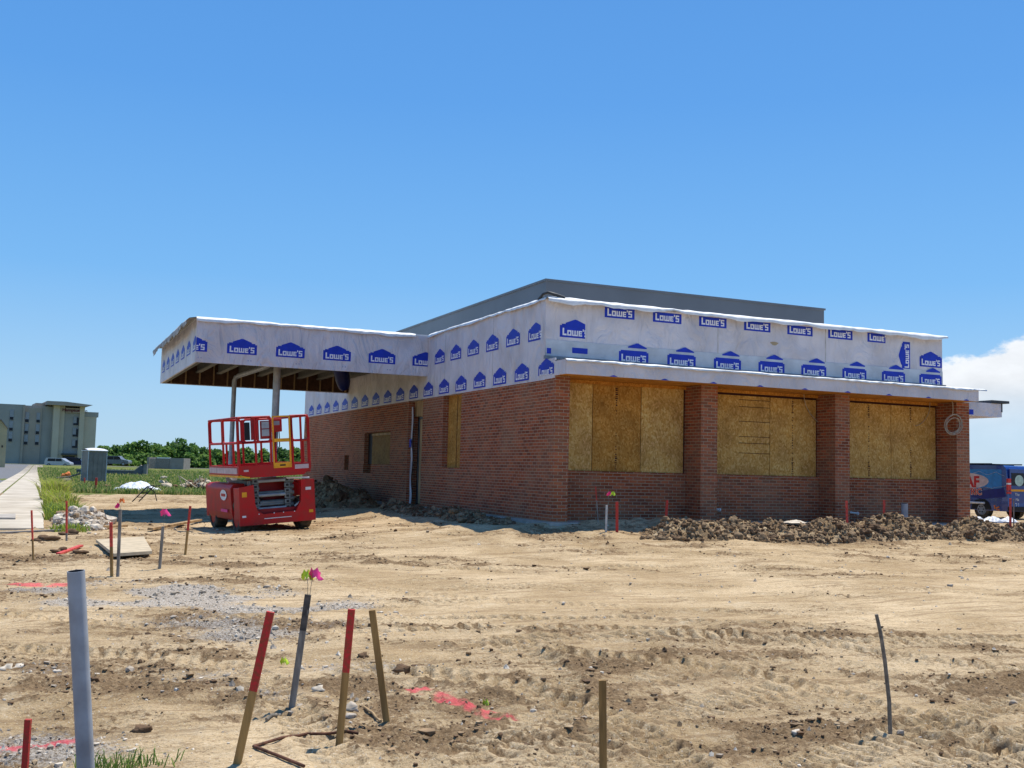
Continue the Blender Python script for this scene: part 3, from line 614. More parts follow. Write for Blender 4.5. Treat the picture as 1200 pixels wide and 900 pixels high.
# roof membrane edges, wavy loose sheets
def memb(p0, p1, outd, z, drop, out, seed, name='roof_membrane', back=.35, mm=membrane, parent=B, sub=60, flare=0):
    p0 = Vector(p0); p1 = Vector(p1); od = Vector(outd); L_ = (p1-p0).length; rows = []
    prof = [(-back, .0), (-.02, .0), (out*.35, -.012), (out*.75, -.04), (out, -drop*.6), (out*.95, -drop)]
    nn_ = max(4, int(L_/.14))
    for i in range(nn_+1):
        t = i/nn_; s_ = t*L_; w_ = float(fbm(np.array([s_*1.1+seed]), np.array([seed*3.1]), 3)[0]); w2 = float(pn(np.array([s_*4+seed]), np.array([1.7]))[0])
        k_ = 1+flare*(abs(2*t-1)**4)
        rows.append([p0+(p1-p0)*t+od*(q[0]+(w_*.05+w2*.012)*(j > 2))+Vector((0, 0, z+q[1]*(1+1.2*w_)*k_+(.012*w2 if j else 0)+.02*w_)) for j, q in enumerate(prof)])
    b = MB(); b.grid(rows); b.grid([[p+Vector((0, 0, -.012)) for p in r_][::-1] for r_ in rows]); return b.build(name, mm, parent)
memb((-.02, .45, 0), (11.30, .45, 0), (0, -1, 0), ZP+.06, .11, .10, 1)
memb((.0, .42, 0), (.0, 7.8, 0), (-1, 0, 0), ZP+.05, .07, .07, 5)
b = MB(); b.tube([(-.02, .85, ZP+.04), (-.03, .6, ZP+.12), (-.01, .43, ZP+.13), (.2, .41, ZP+.09), (.38, .42, ZP+.05)], .035, 8); b.build('rolled_membrane_corner', dark_metal, B)
b = MB(); b.box((.0, .55, 4.45), (XP, 7.7, ZP+.03)); b.box((0, 7.7, 4.45), (XP, YB, ZP+.03)); b.build('flat_roof', membrane, B)
# front eave: fascia wrap, soffit, sloped membrane
b = MB(); b.box((-.0, -.48, 3.0), (11.39, -.44, 3.29)); b.box((11.35, -.44, 3.0), (11.39, .5, 3.29))
for x_ in np.arange(1.1, 11.3, 1.235): b.poly([Vector((x_-.10, -.486, 3.0)), Vector((x_+.10, -.486, 3.0)), Vector((x_+.02, -.486, 3.03)), Vector((x_-.02, -.486, 3.03))], 1)
b.build('fascia_wrap', WM, B)
b = MB(); b.box((.022, -.438, 3.004), (11.345, .90, 3.03)); b.build('soffit', soffit, B)
b = MB(); b.prism([(-.44, 3.03), (.5, 3.03), (.5, 3.38), (-.44, 3.28)], lambda p: Vector((.03, p[0], p[1])), lambda p: Vector((11.34, p[0], p[1]))); b.build('eave_frame', lumber, B)
memb((.0, -.42, 0), (11.62, -.42, 0), (0, -1, 0), 3.325, .055, .11, 9, back=.87)
# grey roof screen behind
b = MB(); bz = 5.50
x0, y0, x1, y1 = 1.05, 2.72, 9.32, 21.0
for q in (((x0, y0), (x1, y0+.1)), ((x0, y0+.1), (x0+.1, y1)), ((x1-.1, y0+.1), (x1, y1)), ((x0+.1, y1-.1), (x1-.1, y1))):
    b.box((q[0][0], q[0][1], 4.6), (q[1][0], q[1][1], bz))
b.box((x0+.1, y0+.1, 5.3), (x1-.1, y1-.1, 5.36)); b.build('roof_screen', coping, B)
b = MB(); b.box((x0-.03, y0-.03, bz), (x1+.03, y0+.13, bz+.05)); b.box((x0-.03, y0+.13, bz), (x0+.13, y1, bz+.05)); b.build('screen_coping', coping, B)
# drive-through canopy on the left
XC, YC0, YC1, ZC0, ZC1 = -6.18, 7.85, 16.06, 3.54, 4.64
can = MB(); can.box((XC, YC0, ZC0), (-.012, YC0+.05, ZC1)); can.box((XC, YC0+.05, ZC0), (XC+.05, YC1, ZC1)); can.box((XC+.05, YC1-.05, ZC0), (-.012, YC1, ZC1))
for i in range(6):
    xo = -6.28+i*1.238
    logo(can, (xo, YC0, 3.98), (1,0,0), (0,0,1), (0,-1,0), 1, u0=XC-xo+.004, u1=-.02-xo)
    xo += .15; 
    for dx in (0, .07): can.box((xo+dx, YC0-.004, 3.64), (xo+dx+.03, YC0-.001, 3.67), 3)
for i in range(7): logo(can, (XC, 8.05+i*1.19, 4.0), (0,-1,0), (0,0,1), (-1,0,0), 1, u1=.2 if i == 0 else 9)
C_ = can.build('canopy', WM+[mat('faint_print', (.38, .38, .50), .7)], B)
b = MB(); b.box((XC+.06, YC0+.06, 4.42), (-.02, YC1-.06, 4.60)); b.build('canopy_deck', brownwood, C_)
for i in range(9):
    x_ = XC+.45+i*.66; b = MB(); b.box((x_, YC0+.06, 3.98), (x_+.05, YC1-.06, 4.42)); b.box((x_-.05, YC0+.06, 3.93), (x_+.10, YC1-.06, 3.98)); b.build('joist', beam_w, C_)
b = MB(); b.box((XC+.052, YC0+.06, 3.545), (XC+.16, YC1-.06, 3.93)); b.box((XC+.16, YC0+.055, 3.60), (-.02, YC0+.14, 3.92)); b.build('edge_beam', beam_w, C_)
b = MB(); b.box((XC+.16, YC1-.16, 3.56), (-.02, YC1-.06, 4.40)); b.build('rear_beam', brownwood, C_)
for i in range(14):
    x_ = XC+.3+i*.44; b = MB(); b.box((x_, YC1-.20, 3.56), (x_+.045, YC1-.16, 4.3)); b.build('stud', lumber, C_)
b = MB(); b.tube([(-1.15, 12.2, 3.35), (-1.17, 12.2, 3.42), (-1.2, 12.2, 3.6), (-1.3, 12.2, 4.0)], .3, 14, rs=[.08, .16, .22, .24]); b.build('wrapped_bundle', bag_blue, C_)
memb((XC-.02, YC0+.04, 0), (-.4, YC0+.04, 0), (0, -1, 0), ZC1+.06, .10, .10, 21, back=.6, parent=C_)
memb((XC+.02, YC1, 0), (XC+.02, YC0+.02, 0), (-1, 0, 0), ZC1+.05, .22, .30, 33, back=.3, parent=C_, mm=mat('torn_membrane', (.45, .42, .38), .8, .3, scale=6))
b = MB(); b.box((XC, YC0, ZC1), (-.02, YC1, ZC1+.04)); b.build('canopy_roof', membrane, C_)
b = MB(); b.tube([(-3.80, 9.45, G-.3), (-3.80, 9.45, 3.97)], .10, 16); b.build('canopy_column', galv, C_)
e0 = atz(275, 440, 32.0)
b = MB(); pts = [(e0.x, e0.y, G-.3), (e0.x, e0.y, 3.52), (e0.x+.03, e0.y-.03, 3.62), (e0.x+.12, e0.y-.12, 3.68), (-4.05, 9.75, 3.70), (-3.93, 9.62, 3.78), (-3.9, 9.6, 3.97)]
b.tube(pts, .07, 12); b.build('drain_pipe', galv, C_)
# small canopy showing behind on the right
r0 = atz(1174, 480, 41.7); b = MB(); ZR0, ZR1 = 3.60, 4.13
b.box((XR+.0, r0.y, ZR0), (r0.x, r0.y+4, ZR1))
logo(b, (16.7, r0.y, 3.84), (1,0,0), (0,0,1), (0,-1,0), 1); 
for i in range(7): logo(b, (22.9-i*1.24, r0.y, 3.74), (1,0,0), (0,0,1), (0,-1,0), 1.2, v1=.1, v0=-.1, parts='b')
C2 = b.build('rear_canopy', WM, B)
b = MB(); b.box((r0.x-.6, r0.y-.06, ZR1+.02), (r0.x+.35, r0.y+1.2, ZR1+.12)); b.box((r0.x-.03, r0.y-.02, ZR0+.2), (r0.x+.02, r0.y+.3, ZR1+.02)); b.build('loose_flashing', dark_metal, C2)
b = MB(); b.tube([(r0.x-1, r0.y+2, G-.3), (r0.x-1, r0.y+2, ZR0)], .1, 10); b.tube([(r0.x-1, r0.y+3.5, G-.3), (r0.x-1, r0.y+3.5, ZR0)], .1, 10); b.build('canopy_column', galv, C2)
# conduit stubs on the wall
b = MB(); q = ony(833, 597, .55); b.tube([(q.x-.1, .60, q.z+.03), (q.x-.08, .42, q.z+.02), (q.x+.12, .40, q.z)], .028, 8); b.tube([(q.x+.11, .40, q.z), (q.x+.15, .40, q.z)], .04, 8); b.build('conduit_stub', pvc_w, B)
b = MB(); q = ony(994, 601, .55); b.tube([(q.x-.12, .42, q.z+.02), (q.x+.12, .40, q.z)], .025, 8); b.blob((q.x+.15, .4, q.z-.01), .045, sub=2, amp=.05); b.build('conduit_stub', pvc_w, B)

# cable coil and loose cables
cab = mat('cable_tan', (.42, .36, .28), .6)
b = MB(); c0 = ony(1111, 497, -.03); pts = []
for i in range(160):
    a = i/159*2*pi*5; r_ = .24+.05*sin(i*.11); pts.append(Vector((11.0+ r_*cos(a)+.05*sin(i*.2), -.05-.012*sin(i*.37), 2.42+r_*.92*sin(a))))
b.tube(pts, .0085, 5); pts = [Vector((10.97, -.05, 2.66)), Vector((10.98, -.06, 2.8)), Vector((10.93, -.1, 2.95)), Vector((10.9, -.1, 3.01))]; b.tube(pts, .009, 5)
tag(b.build('cable_coil', cab), 'loose coil of tan cable hanging on the last brick pier', 'cable')
def cable(pts, label):
    P_ = [Vector(p) for p in pts]; Q = []
    for i in range(len(P_)-1):
        p0 = P_[max(i-1, 0)]; p1 = P_[i]; p2 = P_[i+1]; p3 = P_[min(i+2, len(P_)-1)]
        for k_ in range(6):
            t = k_/6; Q.append(.5*((2*p1)+(p2-p0)*t+(2*p0-5*p1+4*p2-p3)*t*t+(3*p1-p0-3*p2+p3)*t**3))
    Q.append(P_[-1]); b = MB(); b.tube(Q, .008, 5); tag(b.build('loose_cable', cab), label, 'cable', 'cables dangling over the boarded windows')
cable([ony(942, 455, .5), ony(943, 470, .55), ony(949, 484, .6), ony(960, 496, .6)], 'short pale cable dangling beside the middle boarded window')
cable([ony(1090, 470, .5), ony(1088, 485, .58), ony(1080, 496, .6), ony(1073, 499, .6)], 'short pale cable dangling across the right boarded window')

# ---------------- dirt heaps ----------------
def heap(name, x0, x1, y0, y1, hf, label, res=.022, seed=0, cat='dirt heap', mats=None):
    nx = int((x1-x0)/res); ny = int((y1-y0)/res); X, Y = np.meshgrid(np.linspace(x0, x1, nx), np.linspace(y0, y1, ny)); xf, yf = X.ravel(), Y.ravel()
    p = hf(xf, yf); base = height(xf, yf, False)
    n_ = .10*np.abs(fbm(xf*2.2+seed, yf*2.2, 4, .6))+.07*np.abs(fbm(xf*6+seed, yf*6, 4, .6))+.03*pn(xf*19, yf*19)
    z = base-.10+np.maximum(p, 0)*(1+.9*fbm(xf*1.1+seed, yf*1.1, 3))+n_*np.clip(p*4, 0, 1.2)*1.3
    C = np.stack([np.clip(.86+.5*fbm(xf*1.6+seed, yf*1.6, 4)+.2*pn(xf*9, yf*9), 0, 1), np.zeros_like(xf)+.05, np.zeros_like(xf), np.zeros_like(xf)], 1)
    i = np.arange(ny-1)[:, None]*nx; j = np.arange(nx-1)[None]; F = np.stack([i+j, i+j+1, i+nx+j+1, i+nx+j], 2).reshape(-1, 4)
    o = npmesh(name, np.stack([xf, yf, z], 1), F, dirt_mat, smooth=True, colr=C); tag(o, label, cat)
    V = np.stack([xf, yf, z], 1)[(p > .04) & (z > base)]; return V
def hf1(x, y):
    t = sst(.1, 2.6, x+.5*pn(x*1.3, y*1.3))*(1-sst(15.5, 17, x)); c = -1.75-.10*(x-4)*.5+.2*pn(x*.6, np.zeros_like(x)); wdt = .95
    return (.285-.04*sst(9, 13, x))*t*np.clip(1-((y-c)/wdt)**2, -1, 1)*(1+.4*pn(x*.9, y*0+3))
V1 = heap('dirt_heap', .2, 17.2, -4.4, -.2, hf1, 'long rugged heap of dug soil in front of the boarded windows')
def hf2(x, y): return .55*np.clip(1-((x+1.15)/.95)**2, -1, 1)*sst(9.6, 11.5, y)*(1-sst(19, 22, y))
V2 = heap('dirt_heap', -2.5, -.15, 9.2, 22.4, hf2, 'dark soil heap against the left brick wall under the canopy', res=.035, seed=7)
def hf3(x, y): return .20*np.clip(1-((x+.75+.15*pn(y*.8, y*0))/.6)**2, -1, 1)*sst(.2, 1.2, y)*(1-sst(8.3, 9.0, y))
V3 = heap('dirt_heap', -1.9, -.16, -.2, 9.2, hf3, 'low bank of broken soil along the foot of the left wall by the doorway', res=.03, seed=13)
def hf4(x, y): return .24*np.clip(1-((x+8.65)/.75)**2-((y-6.8)/3.6)**2*.9, -1, 1)
V4 = heap('rubble_pile', -9.7, -7.3, 2.5, 11, hf4, 'low pile of broken concrete rubble beside the sidewalk weeds', res=.035, seed=23, cat='rubble pile')
for V_, n_, nm, sc, mt, lab in ((V1, 7500, 'heap_clods', .021, [clod_d, clod_m, clod_m], 'lumps of soil over the long heap'), (V2, 700, 'heap_clods', .05, [clod_d, clod_m, clod_l], 'lumps of soil on the dark heap under the canopy'),
                       (V3, 1100, 'heap_clods', .026, [clod_d, clod_m, clod_d], 'broken lumps along the wall foot'), (V4, 1800, 'rubble', .03, [stone_t, stone_l, clod_m], 'broken concrete lumps on the rubble pile')):
    k = rng.integers(0, len(V_), n_); o = scatter(nm, V_[k], np.minimum(rng.gamma(.9, sc*.85, n_)+.008, sc*4.5), mt, 's', amp=.28, flat=.85, mi=rng.choice(3, n_, p=[.35, .4, .25])); tag(o, lab, kind='stuff')
q = gp(925, 612, .2)
def crumple(name, c, rx, ry, h, m, label, cat, rot=0, seed=1, n=46):
    rows = []
    for i in range(n):
        r_ = []
        for j in range(n):
            u, v = 2*i/(n-1)-1, 2*j/(n-1)-1; d_ = max(0, 1-(u*u+v*v)**.9); a = np.array([u*2.3+seed]), np.array([v*2.3])
            k_ = float(fbm(a[0], a[1], 4, .6)[0]); e = 1+.3*float(pn(np.array([atan2(u, v)*2+seed]), np.array([.5]))[0])
            x, y = u*rx*e, v*ry*e; r_.append(Vector((c[0]+x*cos(rot)-y*sin(rot), c[1]+x*sin(rot)+y*cos(rot), c[2]+h*(d_*.9+k_*.55*min(1, d_*3))+.01)))
        rows.append(r_)
    b = MB(); b.grid(rows); b.grid([[p-Vector((0, 0, .03)) for p in r_][::-1] for r_ in rows]); return tag(b.build(name, m), label, cat)
plas = mat('white_sheeting', (.72, .74, .78), .4, .1, bump=.02, bscale=6)
p_ = gp(160, 575); crumple('plastic_sheeting', (p_.x, p_.y-.2, G+.02), 1.05, 1.3, .45, plas, 'white plastic sheeting thrown over a low pile in the grass', 'sheeting', .1, 4)
for i, (px, rx) in enumerate(((1143, .22), (1163, .32), (1182, .25))):
    p_ = ony(px, 606, -.25 if i else -.1); crumple('plastic_scrap', (p_.x, p_.y, hz(p_.x, p_.y)+.20), rx, .2, .12, plas, ['white plastic scrap beside the last brick pier', 'widest white plastic scrap beyond the heap, in front of the blue van', 'white plastic scrap under the van tail lamp'][i], 'plastic scrap', .2*i, 9+i, 26)
p_ = ony(932, 604, -1.7); crumple('broken_slab', (p_.x, p_.y, hz(p_.x, p_.y)+.27), .26, .2, .06, stone_l, 'pale broken concrete slab lying on top of the soil heap', 'concrete slab', .1, 3, 14)

# ---------------- stakes, pipes, flags ----------------
def gnd(px, py):
    p = gp(px, py)
    for _ in range(4): p = gp(px, py, hz(p.x, p.y))
    return p
def dep_of(p): return (p-CAM).dot(_f)
def flagmesh(c, m, par, s=.09, n=3):
    for i in range(n):
        b = MB(); a0 = random.uniform(0, 6.28); rows = []
        for u in range(5):
            rows.append([Vector(c)+Vector((cos(a0+.5*v_/4)*s*u/4*(1+.2*sin(v_+i)), sin(a0+.9*v_/4)*s*u/4*.6, (v_/4-.5)*s*1.0-.35*s*(u/4)**2+.012*sin(u*2+v_))) for v_ in range(5)])
        b.grid(rows); b.grid([[p+Vector((.001, .001, 0)) for p in r_][::-1] for r_ in rows]); b.build('flag', m, par)
def stake(b0, t0, label, wd=.036, th=.018, body=stake_wood, tip=None, tipfrac=.45, Y=None, flags=None, wires=False, cat='stake', group='survey stakes driven into the lot', name='survey_stake', hgt=None):
    if Y is not None:
        p = ony(b0[0], b0[1], Y); g_ = p.copy(); g_.z = min(p.z, hz(p.x, p.y)+.05)
    else: p = gnd(*b0); g_ = p
    q = atz(t0[0], t0[1], dep_of(p)); d_ = (q-p)
    root = empty(name, g_, label, cat, group)
    p0 = p-d_.normalized()*.3-g_; q0 = q-g_; b = MB(); sp = p-g_+(q-p)*(1-tipfrac)
    if tip:
        b.bar(p0, sp, wd, th, 0, up=_f); b.bar(sp, q0, wd, th, 1, up=_f)
        b.build('stake_body', [body, tip], root)
    else: b.bar(p0, q0, wd, th, 0, up=_f); b.build('stake_body', body, root)
    if flags:
        for fx, fy, fm, s_ in flags:
            fq = atz(fx, fy, dep_of(p))-g_
            if wires: w_ = MB(); w_.tube([q0+Vector((0, 0, -.12)), (q0+fq)/2+Vector((.004, 0, 0)), fq], .0016, 5); w_.build('flag_wire', wire_m, root)
            flagmesh(fq, fm, root, s_)
    return root
stake((278, 895), (317, 717), 'leaning stake with long red top, left of the flagged grey stake', tip=paint_red, tipfrac=.52)
stake((341, 836), (361, 697), 'weathered grey stake with dark top and pink and lime flags on wires', body=stake_grey, tip=stake_dark, tipfrac=.3, flags=[(367, 672, pink, .055), (359, 673, lime, .045)], wires=True)
stake((397, 878), (412, 714), 'nearly upright stake with red top half, right of the flagged grey stake', tip=paint_red, tipfrac=.45)
stake((453, 845), (436, 715), 'plain bare wood stake leaning left, beside the upright red-topped stake')
stake((707, 925), (706, 797), 'plain upright wood stake cut by the bottom edge of the picture', wd=.034)
stake((28, 918), (33, 843), 'short dark red stake in the bottom left corner', wd=.026, body=paint_red)
stake((39, 655), (37, 598), 'thin stake with faded red top standing at the end of the sidewalk', wd=.022, tip=paint_pink, tipfrac=.6)
stake((131, 676), (130, 612), 'red-topped stake paired with a taller grey stake by the plywood panel', wd=.035, tip=paint_pink, tipfrac=.45)
stake((138, 675), (141, 597), 'tall grey stake with a pink and orange flag by the plywood panel', wd=.036, body=stake_grey, flags=[(140, 592, pink, .05), (142, 586, orange, .045)], wires=True)
stake((187, 667), (191, 617), 'grey stake with a pink flag between the plywood panel and the red lift', wd=.036, body=stake_grey, flags=[(193, 600, pink, .075)], wires=True)
stake((217, 650), (223, 593), 'stake with red upper half standing nearest the red lift', wd=.034, tip=paint_red, tipfrac=.5)
stake((78, 634), (78, 587), 'thin stake hung with faded red ribbon among the rubble', wd=.03, tip=paint_pink, tipfrac=.8, body=stake_grey)
stake((112, 577), (113, 560), 'orange and red marker stake in front of the portable toilet', wd=.09, th=.06, body=stake_wood, tip=paint_red, tipfrac=.5)
stake((99, 568), (99, 560), 'short pinkish stake at the foot of the portable toilet', wd=.07, th=.05, body=paint_pink)
stake((710, 630), (711, 592), 'pale grey stake with pink and yellow flag in front of the left boarded window', wd=.04, Y=-1.25, body=mat('pale_stake', (.5, .5, .48)), flags=[(715, 578, pink, .07), (718, 578, lime, .07)], wires=True)
stake((723, 628), (723, 588), 'thick red stake beside the pale flagged stake', wd=.055, Y=-1.25, body=paint_red)
stake((701, 611), (698, 570), 'thin red-tipped stake against the brick sill, left of the pale flagged stake', wd=.022, Y=-.4, tip=paint_red, tipfrac=.4, body=stake_grey)
stake((780, 612), (782, 586), 'red stake behind the start of the soil heap, left of the first free pier', wd=.05, Y=-.9, body=paint_red)
stake((993, 625), (992, 587), 'red stake in the soil heap in front of the middle-right brick pier', wd=.05, Y=-1.6, body=paint_pink)
stake((1036, 617), (1036, 586), 'red stake left of the grey stub pipe before the right boarded window', wd=.05, Y=-1.1, body=paint_pink)
stake((1184, 620), (1184, 584), 'red stake in front of the blue van at the right edge', wd=.05, Y=-1.8, body=paint_pink)
stake((1188, 618), (1188, 585), 'thin grey stake right beside the red one in front of the blue van', wd=.022, Y=-1.8, body=stake_grey)
stake((180, 663), (183, 657), 'small yellow-green flag stuck in the dirt left of the gravel', wd=.01, th=.01, body=wire_m, flags=None) if False else None
# lime ribbon scraps
for (px, py, lab) in ((332, 782, 'lime ribbon scrap standing among the dark clods'), (568, 826, 'yellow-green ribbon scrap lying on the pink paint')):
    p = gnd(px, py); r_ = empty('ribbon_scrap', p, lab, 'ribbon'); flagmesh((0, 0, .045 if px < 400 else .012), lime, r_, .035, 3)
def pipe(b0, t0, r_, label, m=pvc, Y=None, ext=.3):
    p = gnd(*b0) if Y is None else ony(b0[0], b0[1], Y); q = atz(t0[0], t0[1], dep_of(p)); g_ = Vector((p.x, p.y, min(p.z, hz(p.x, p.y)+.02))); root = empty('standpipe', g_, label, 'pipe')
    d_ = (q-p).normalized(); a = d_.cross(Vector((0, 1, 0))).normalized(); c = d_.cross(a); n = 28
    def ring(o_, rr): return [o_+a*rr*cos(2*pi*i/n)+c*rr*sin(2*pi*i/n) for i in range(n)]
    R0, R1, R2, R3 = ring(p-d_*ext-g_, r_), ring(q-g_, r_), ring(q-g_, r_*.9), ring(q-d_*.25-g_, r_*.9)
    b = MB(); b.add(R0+R1, [(i, (i+1) % n, n+(i+1) % n, n+i) for i in range(n)], 0, True); b.add(R1+R2, [(i, (i+1) % n, n+(i+1) % n, n+i) for i in range(n)], 0); b.build('pipe_wall', m, root)
    b = MB(); b.add(R2+R3, [(i, (i+1) % n, n+(i+1) % n, n+i) for i in range(n)], 0, True); b.poly(R3); b.build('pipe_bore', pvc_dark, root); return root
pipe((102, 930), (89, 669), .0355, 'tall leaning grey plastic pipe in the left foreground')
pipe((1060, 615), (1060, 590), .075, 'short grey stub pipe in front of the right boarded window', Y=-.9, m=pvc)
# bent rod stuck in the ground
p = gnd(1044, 850); Z_ = dep_of(p); b = MB(); b.tube([p-Vector((0, 0, .2)), atz(1042, 822, Z_), atz(1037, 775, Z_), atz(1032, 742, Z_), atz(1027, 720, Z_)], .013, 8, rs=[.0115, .0115, .011, .0105, .010])
tag(b.build('steel_rod', rebar_m), 'thin dark rod leaning left out of the dirt on the right', 'rod')
def lay(pts, r_, m, name, label, cat, lift=.012, sq=None):
    Q = []
    P_ = [gnd(*p) for p in pts]
    for i in range(len(P_)-1):
        for k_ in range(6): t = k_/6; v = P_[i].lerp(P_[i+1], t); Q.append(v)
    Q.append(P_[-1]); Q = [Vector((v.x, v.y, hz(v.x, v.y)+lift)) for v in Q]
    for _ in range(2): Q = [Q[0]]+[Vector((Q[i].x, Q[i].y, (Q[i-1].z+2*Q[i].z+Q[i+1].z)/4)) for i in range(1, len(Q)-1)]+[Q[-1]]
    b = MB(); b.tube(Q, r_, 7); return tag(b.build(name, m), label, cat)
lay([(420, 863), (360, 867), (297, 877), (325, 888), (356, 901)], .008, rust, 'bent_rebar', 'rusty bent rebar lying between the two red-topped stakes', 'rebar')
lay([(427, 833), (437, 841), (446, 847)], .008, lumber, 'stick', 'short pale stick at the foot of the plain leaning stake', 'stick')
lay([(312, 846), (322, 840), (330, 835)], .010, rebar_m, 'stick', 'dark twig left of the flagged grey stake foot', 'stick')
def plank(p0, p1, wd, th, m, label, name='form_board', cat='board', lift=.0, dz1=0):
    a = gnd(*p0); c = gnd(*p1); a.z += th/2+lift; c.z += th/2+lift+dz1; b = MB(); b.bar(a, c, wd, th, 0); return tag(b.build(name, m, bevel=.003), label, cat)
plank((-8, 627), (92, 622), .12, .05, lumber_grey, 'long weathered board lying across the end of the sidewalk')
plank((96, 622), (147, 619), .12, .05, lumber, 'shorter pale board in line with the long one, left of the lift', lift=.03)
plank((176, 623), (234, 612), .12, .05, lumber, 'pale board on the shadow edge just left of the lift wheels', lift=.03)
pl = mat('plywood', (.52, .42, .28), .8, .12)
def slab(c4, th, m, name, label, cat):
    P_ = [gnd(*p) for p in c4]; zm = max(hz(p.x, p.y) for p in P_)+.015; b = MB(); P_ = [Vector((p.x, p.y, zm)) for p in P_]
    if (P_[1]-P_[0]).cross(P_[2]-P_[1]).z < 0: P_ = P_[::-1]
    T_ = [p+Vector((0, 0, th)) for p in P_]; b.add(P_+T_, [(3,2,1,0), (4,5,6,7), (0,1,5,4), (1,2,6,5), (2,3,7,6), (3,0,4,7)]); return tag(b.build(name, m), label, cat)
slab([(133, 655), (178, 653), (168, 636), (112, 638)], .045, pl, 'plywood_panel', 'sandy plywood panel lying flat behind the paired stakes', 'panel')
slab([(-6, 612), (18, 611), (18, 606), (-6, 607)], .05, concrete, 'paving_slab', 'thin concrete slab lying on the sidewalk at the left edge', 'slab')
plank((68, 652), (95, 642), .07, .03, paint_pink, 'short board with a pink painted end on the dirt', lift=.02)
for i, (px, py, s_) in enumerate(((70, 648, .13), (92, 649, .10), (53, 634, .16), (82, 627, .15), (124, 571, .2))):
    p = gnd(px, py); b = MB(); s_ *= .7; b.blob(p+Vector((0, 0, s_*.25)), s_, 0, .45, 3, (1.5, .9, .6)); tag(b.build('rock', clod_d), ['dark rock beside the pink-ended board', 'smaller dark rock right of the pink-ended board', 'flat reddish lump by the sidewalk end', 'dark lump among the rubble, near the ribboned stake', 'dark lump at the grass edge in front of the toilet'][i], 'rock')
for i, (px, py, s_) in enumerate(((23, 784, .045), (7, 786, .06), (66, 788, .03), (86, 849, .0), (165, 857, .045), (410, 832, .05), (425, 770, .05), (470, 786, .055), (410, 840, .03), (560, 862, .02), (933, 860, .035), (1025, 860, .05), (372, 810, .05), (352, 832, .04))):
    if s_ <= 0: continue
    p = gnd(px, py); b = MB(); s_ *= .72; b.blob(p+Vector((0, 0, s_*.2)), s_, 0, .45, 2, (1.3, 1, .75)); 
    lab = ['pale stone on bare dirt at left, nearer the pipe of the pair', 'biggest pale stone at the left edge', 'small pale stone left of the tall pipe', '', 'dark clod right of the tall pipe foot', 'dark stone right of the flagged grey stake', 'brown lump high between red-topped and plain stakes', 'brown lump right of the plain leaning stake', 'small stone behind the upright red-topped stake', 'tiny white stone below the pink paint', 'white stone in the right foreground', 'dark clod at the foot of the leaning rod', 'pale stone behind the clods by the flagged stake', 'grey stone touching the flagged stake foot'][i]
    tag(b.build('stone', stone_l if i in (0, 1, 2, 9, 10, 12) else stone_g if i in (5, 8, 13) else clod_d), lab, 'stone')

# ---------------- scissor lift ----------------
FLc = Vector((-5.77, 2.75)); th = .10; Wl, Ll = 1.62, 2.85
cx = FLc.x+Wl/2*cos(th)-Ll/2*sin(th); cy = FLc.y+Wl/2*sin(th)+Ll/2*cos(th)
LF = empty('scissor_lift', (cx, cy, -.385), 'red scissor lift with yellow gate parked under the canopy', 'scissor lift'); LF.rotation_euler = (0, -.085, th)
hw, hl = Wl/2, Ll/2
b = MB(); b.box((-hw+.12, -hl+.12, .26), (hw-.12, hl-.05, .50)); b.build('chassis', dred, LF, .01)
# front frame: two corner boxes joined by a lower U shaped bumper (profile in XZ)
prof = [(-hw, .19), (hw, .19), (hw, 1.06), (hw-.29, 1.07), (hw-.31, .62), (hw-.42, .42), (-hw+.50, .40), (-hw+.38, .47), (-hw+.33, .62), (-hw+.31, 1.02), (-hw, .98)]
b = MB(); b.prism(prof, lambda p: Vector((p[0], -hl, p[1])), lambda p: Vector((p[0], -hl+.09, p[1])))
b.box((-hw, -hl+.09, .30), (-hw+.05, -hl+.42, .97)); b.box((hw-.05, -hl+.09, .30), (hw, -hl+.42, 1.05)); b.box((-hw+.05, -hl+.092, .93), (-hw+.30, -hl+.42, .97)); b.box((hw-.28, -hl+.092, 1.0), (hw-.05, -hl+.42, 1.045))
b.build('front_frame', red, LF, .012)
b = MB(); b.box((-.30, -hl-.012, .30), (.28, -hl-.002, .315)); 
for x_ in (-.42, -.1, .1, .34): b.box((x_, -hl-.012, .40), (x_+.02, -hl-.002, .42))
b.build('bolt_row', white_p, LF)
# engine / battery side pods (rounded)
for s_ in (-1, 1):
    pr = [(-.03, .27), (.0, .42), (.02, .95), (-.06, 1.04), (-.30, 1.04), (-.34, .95), (-.34, .26)]
    b = MB(); x_ = s_*(hw-.0)
    b.prism([(p[0], p[1]) for p in pr], lambda p: Vector((s_*(hw-.01+p[0]*.9), -hl+.62, p[1])), lambda p: Vector((s_*(hw-.01+p[0]*.9), hl-.22, p[1])))
    tr_ = b.build('side_tray', red, LF, .03)
    b = MB(); n = 24; cz, cyy = .80, -.25; X0 = s_*(hw+.016)
    b.poly([Vector((X0, cyy+.26*cos(2*pi*i/n), cz+.115*sin(2*pi*i/n))) for i in range(n)][::s_], 0); b.build('oval_badge', white_p, tr_)
    b = MB(); b.box((min(X0, X0+s_*.004), cyy-.17, cz-.03), (max(X0, X0+s_*.004), cyy+.17, cz+.03)); b.box((min(X0, X0+s_*.004), cyy-.30, .44), (max(X0, X0+s_*.004), cyy+.22, .50), 1); b.build('badge_print', [red, pink], tr_)
b = MB(); b.box((-hw+.02, hl-.2, .28), (hw-.02, hl-.02, 1.0)); b.build('rear_frame', red, LF, .02)
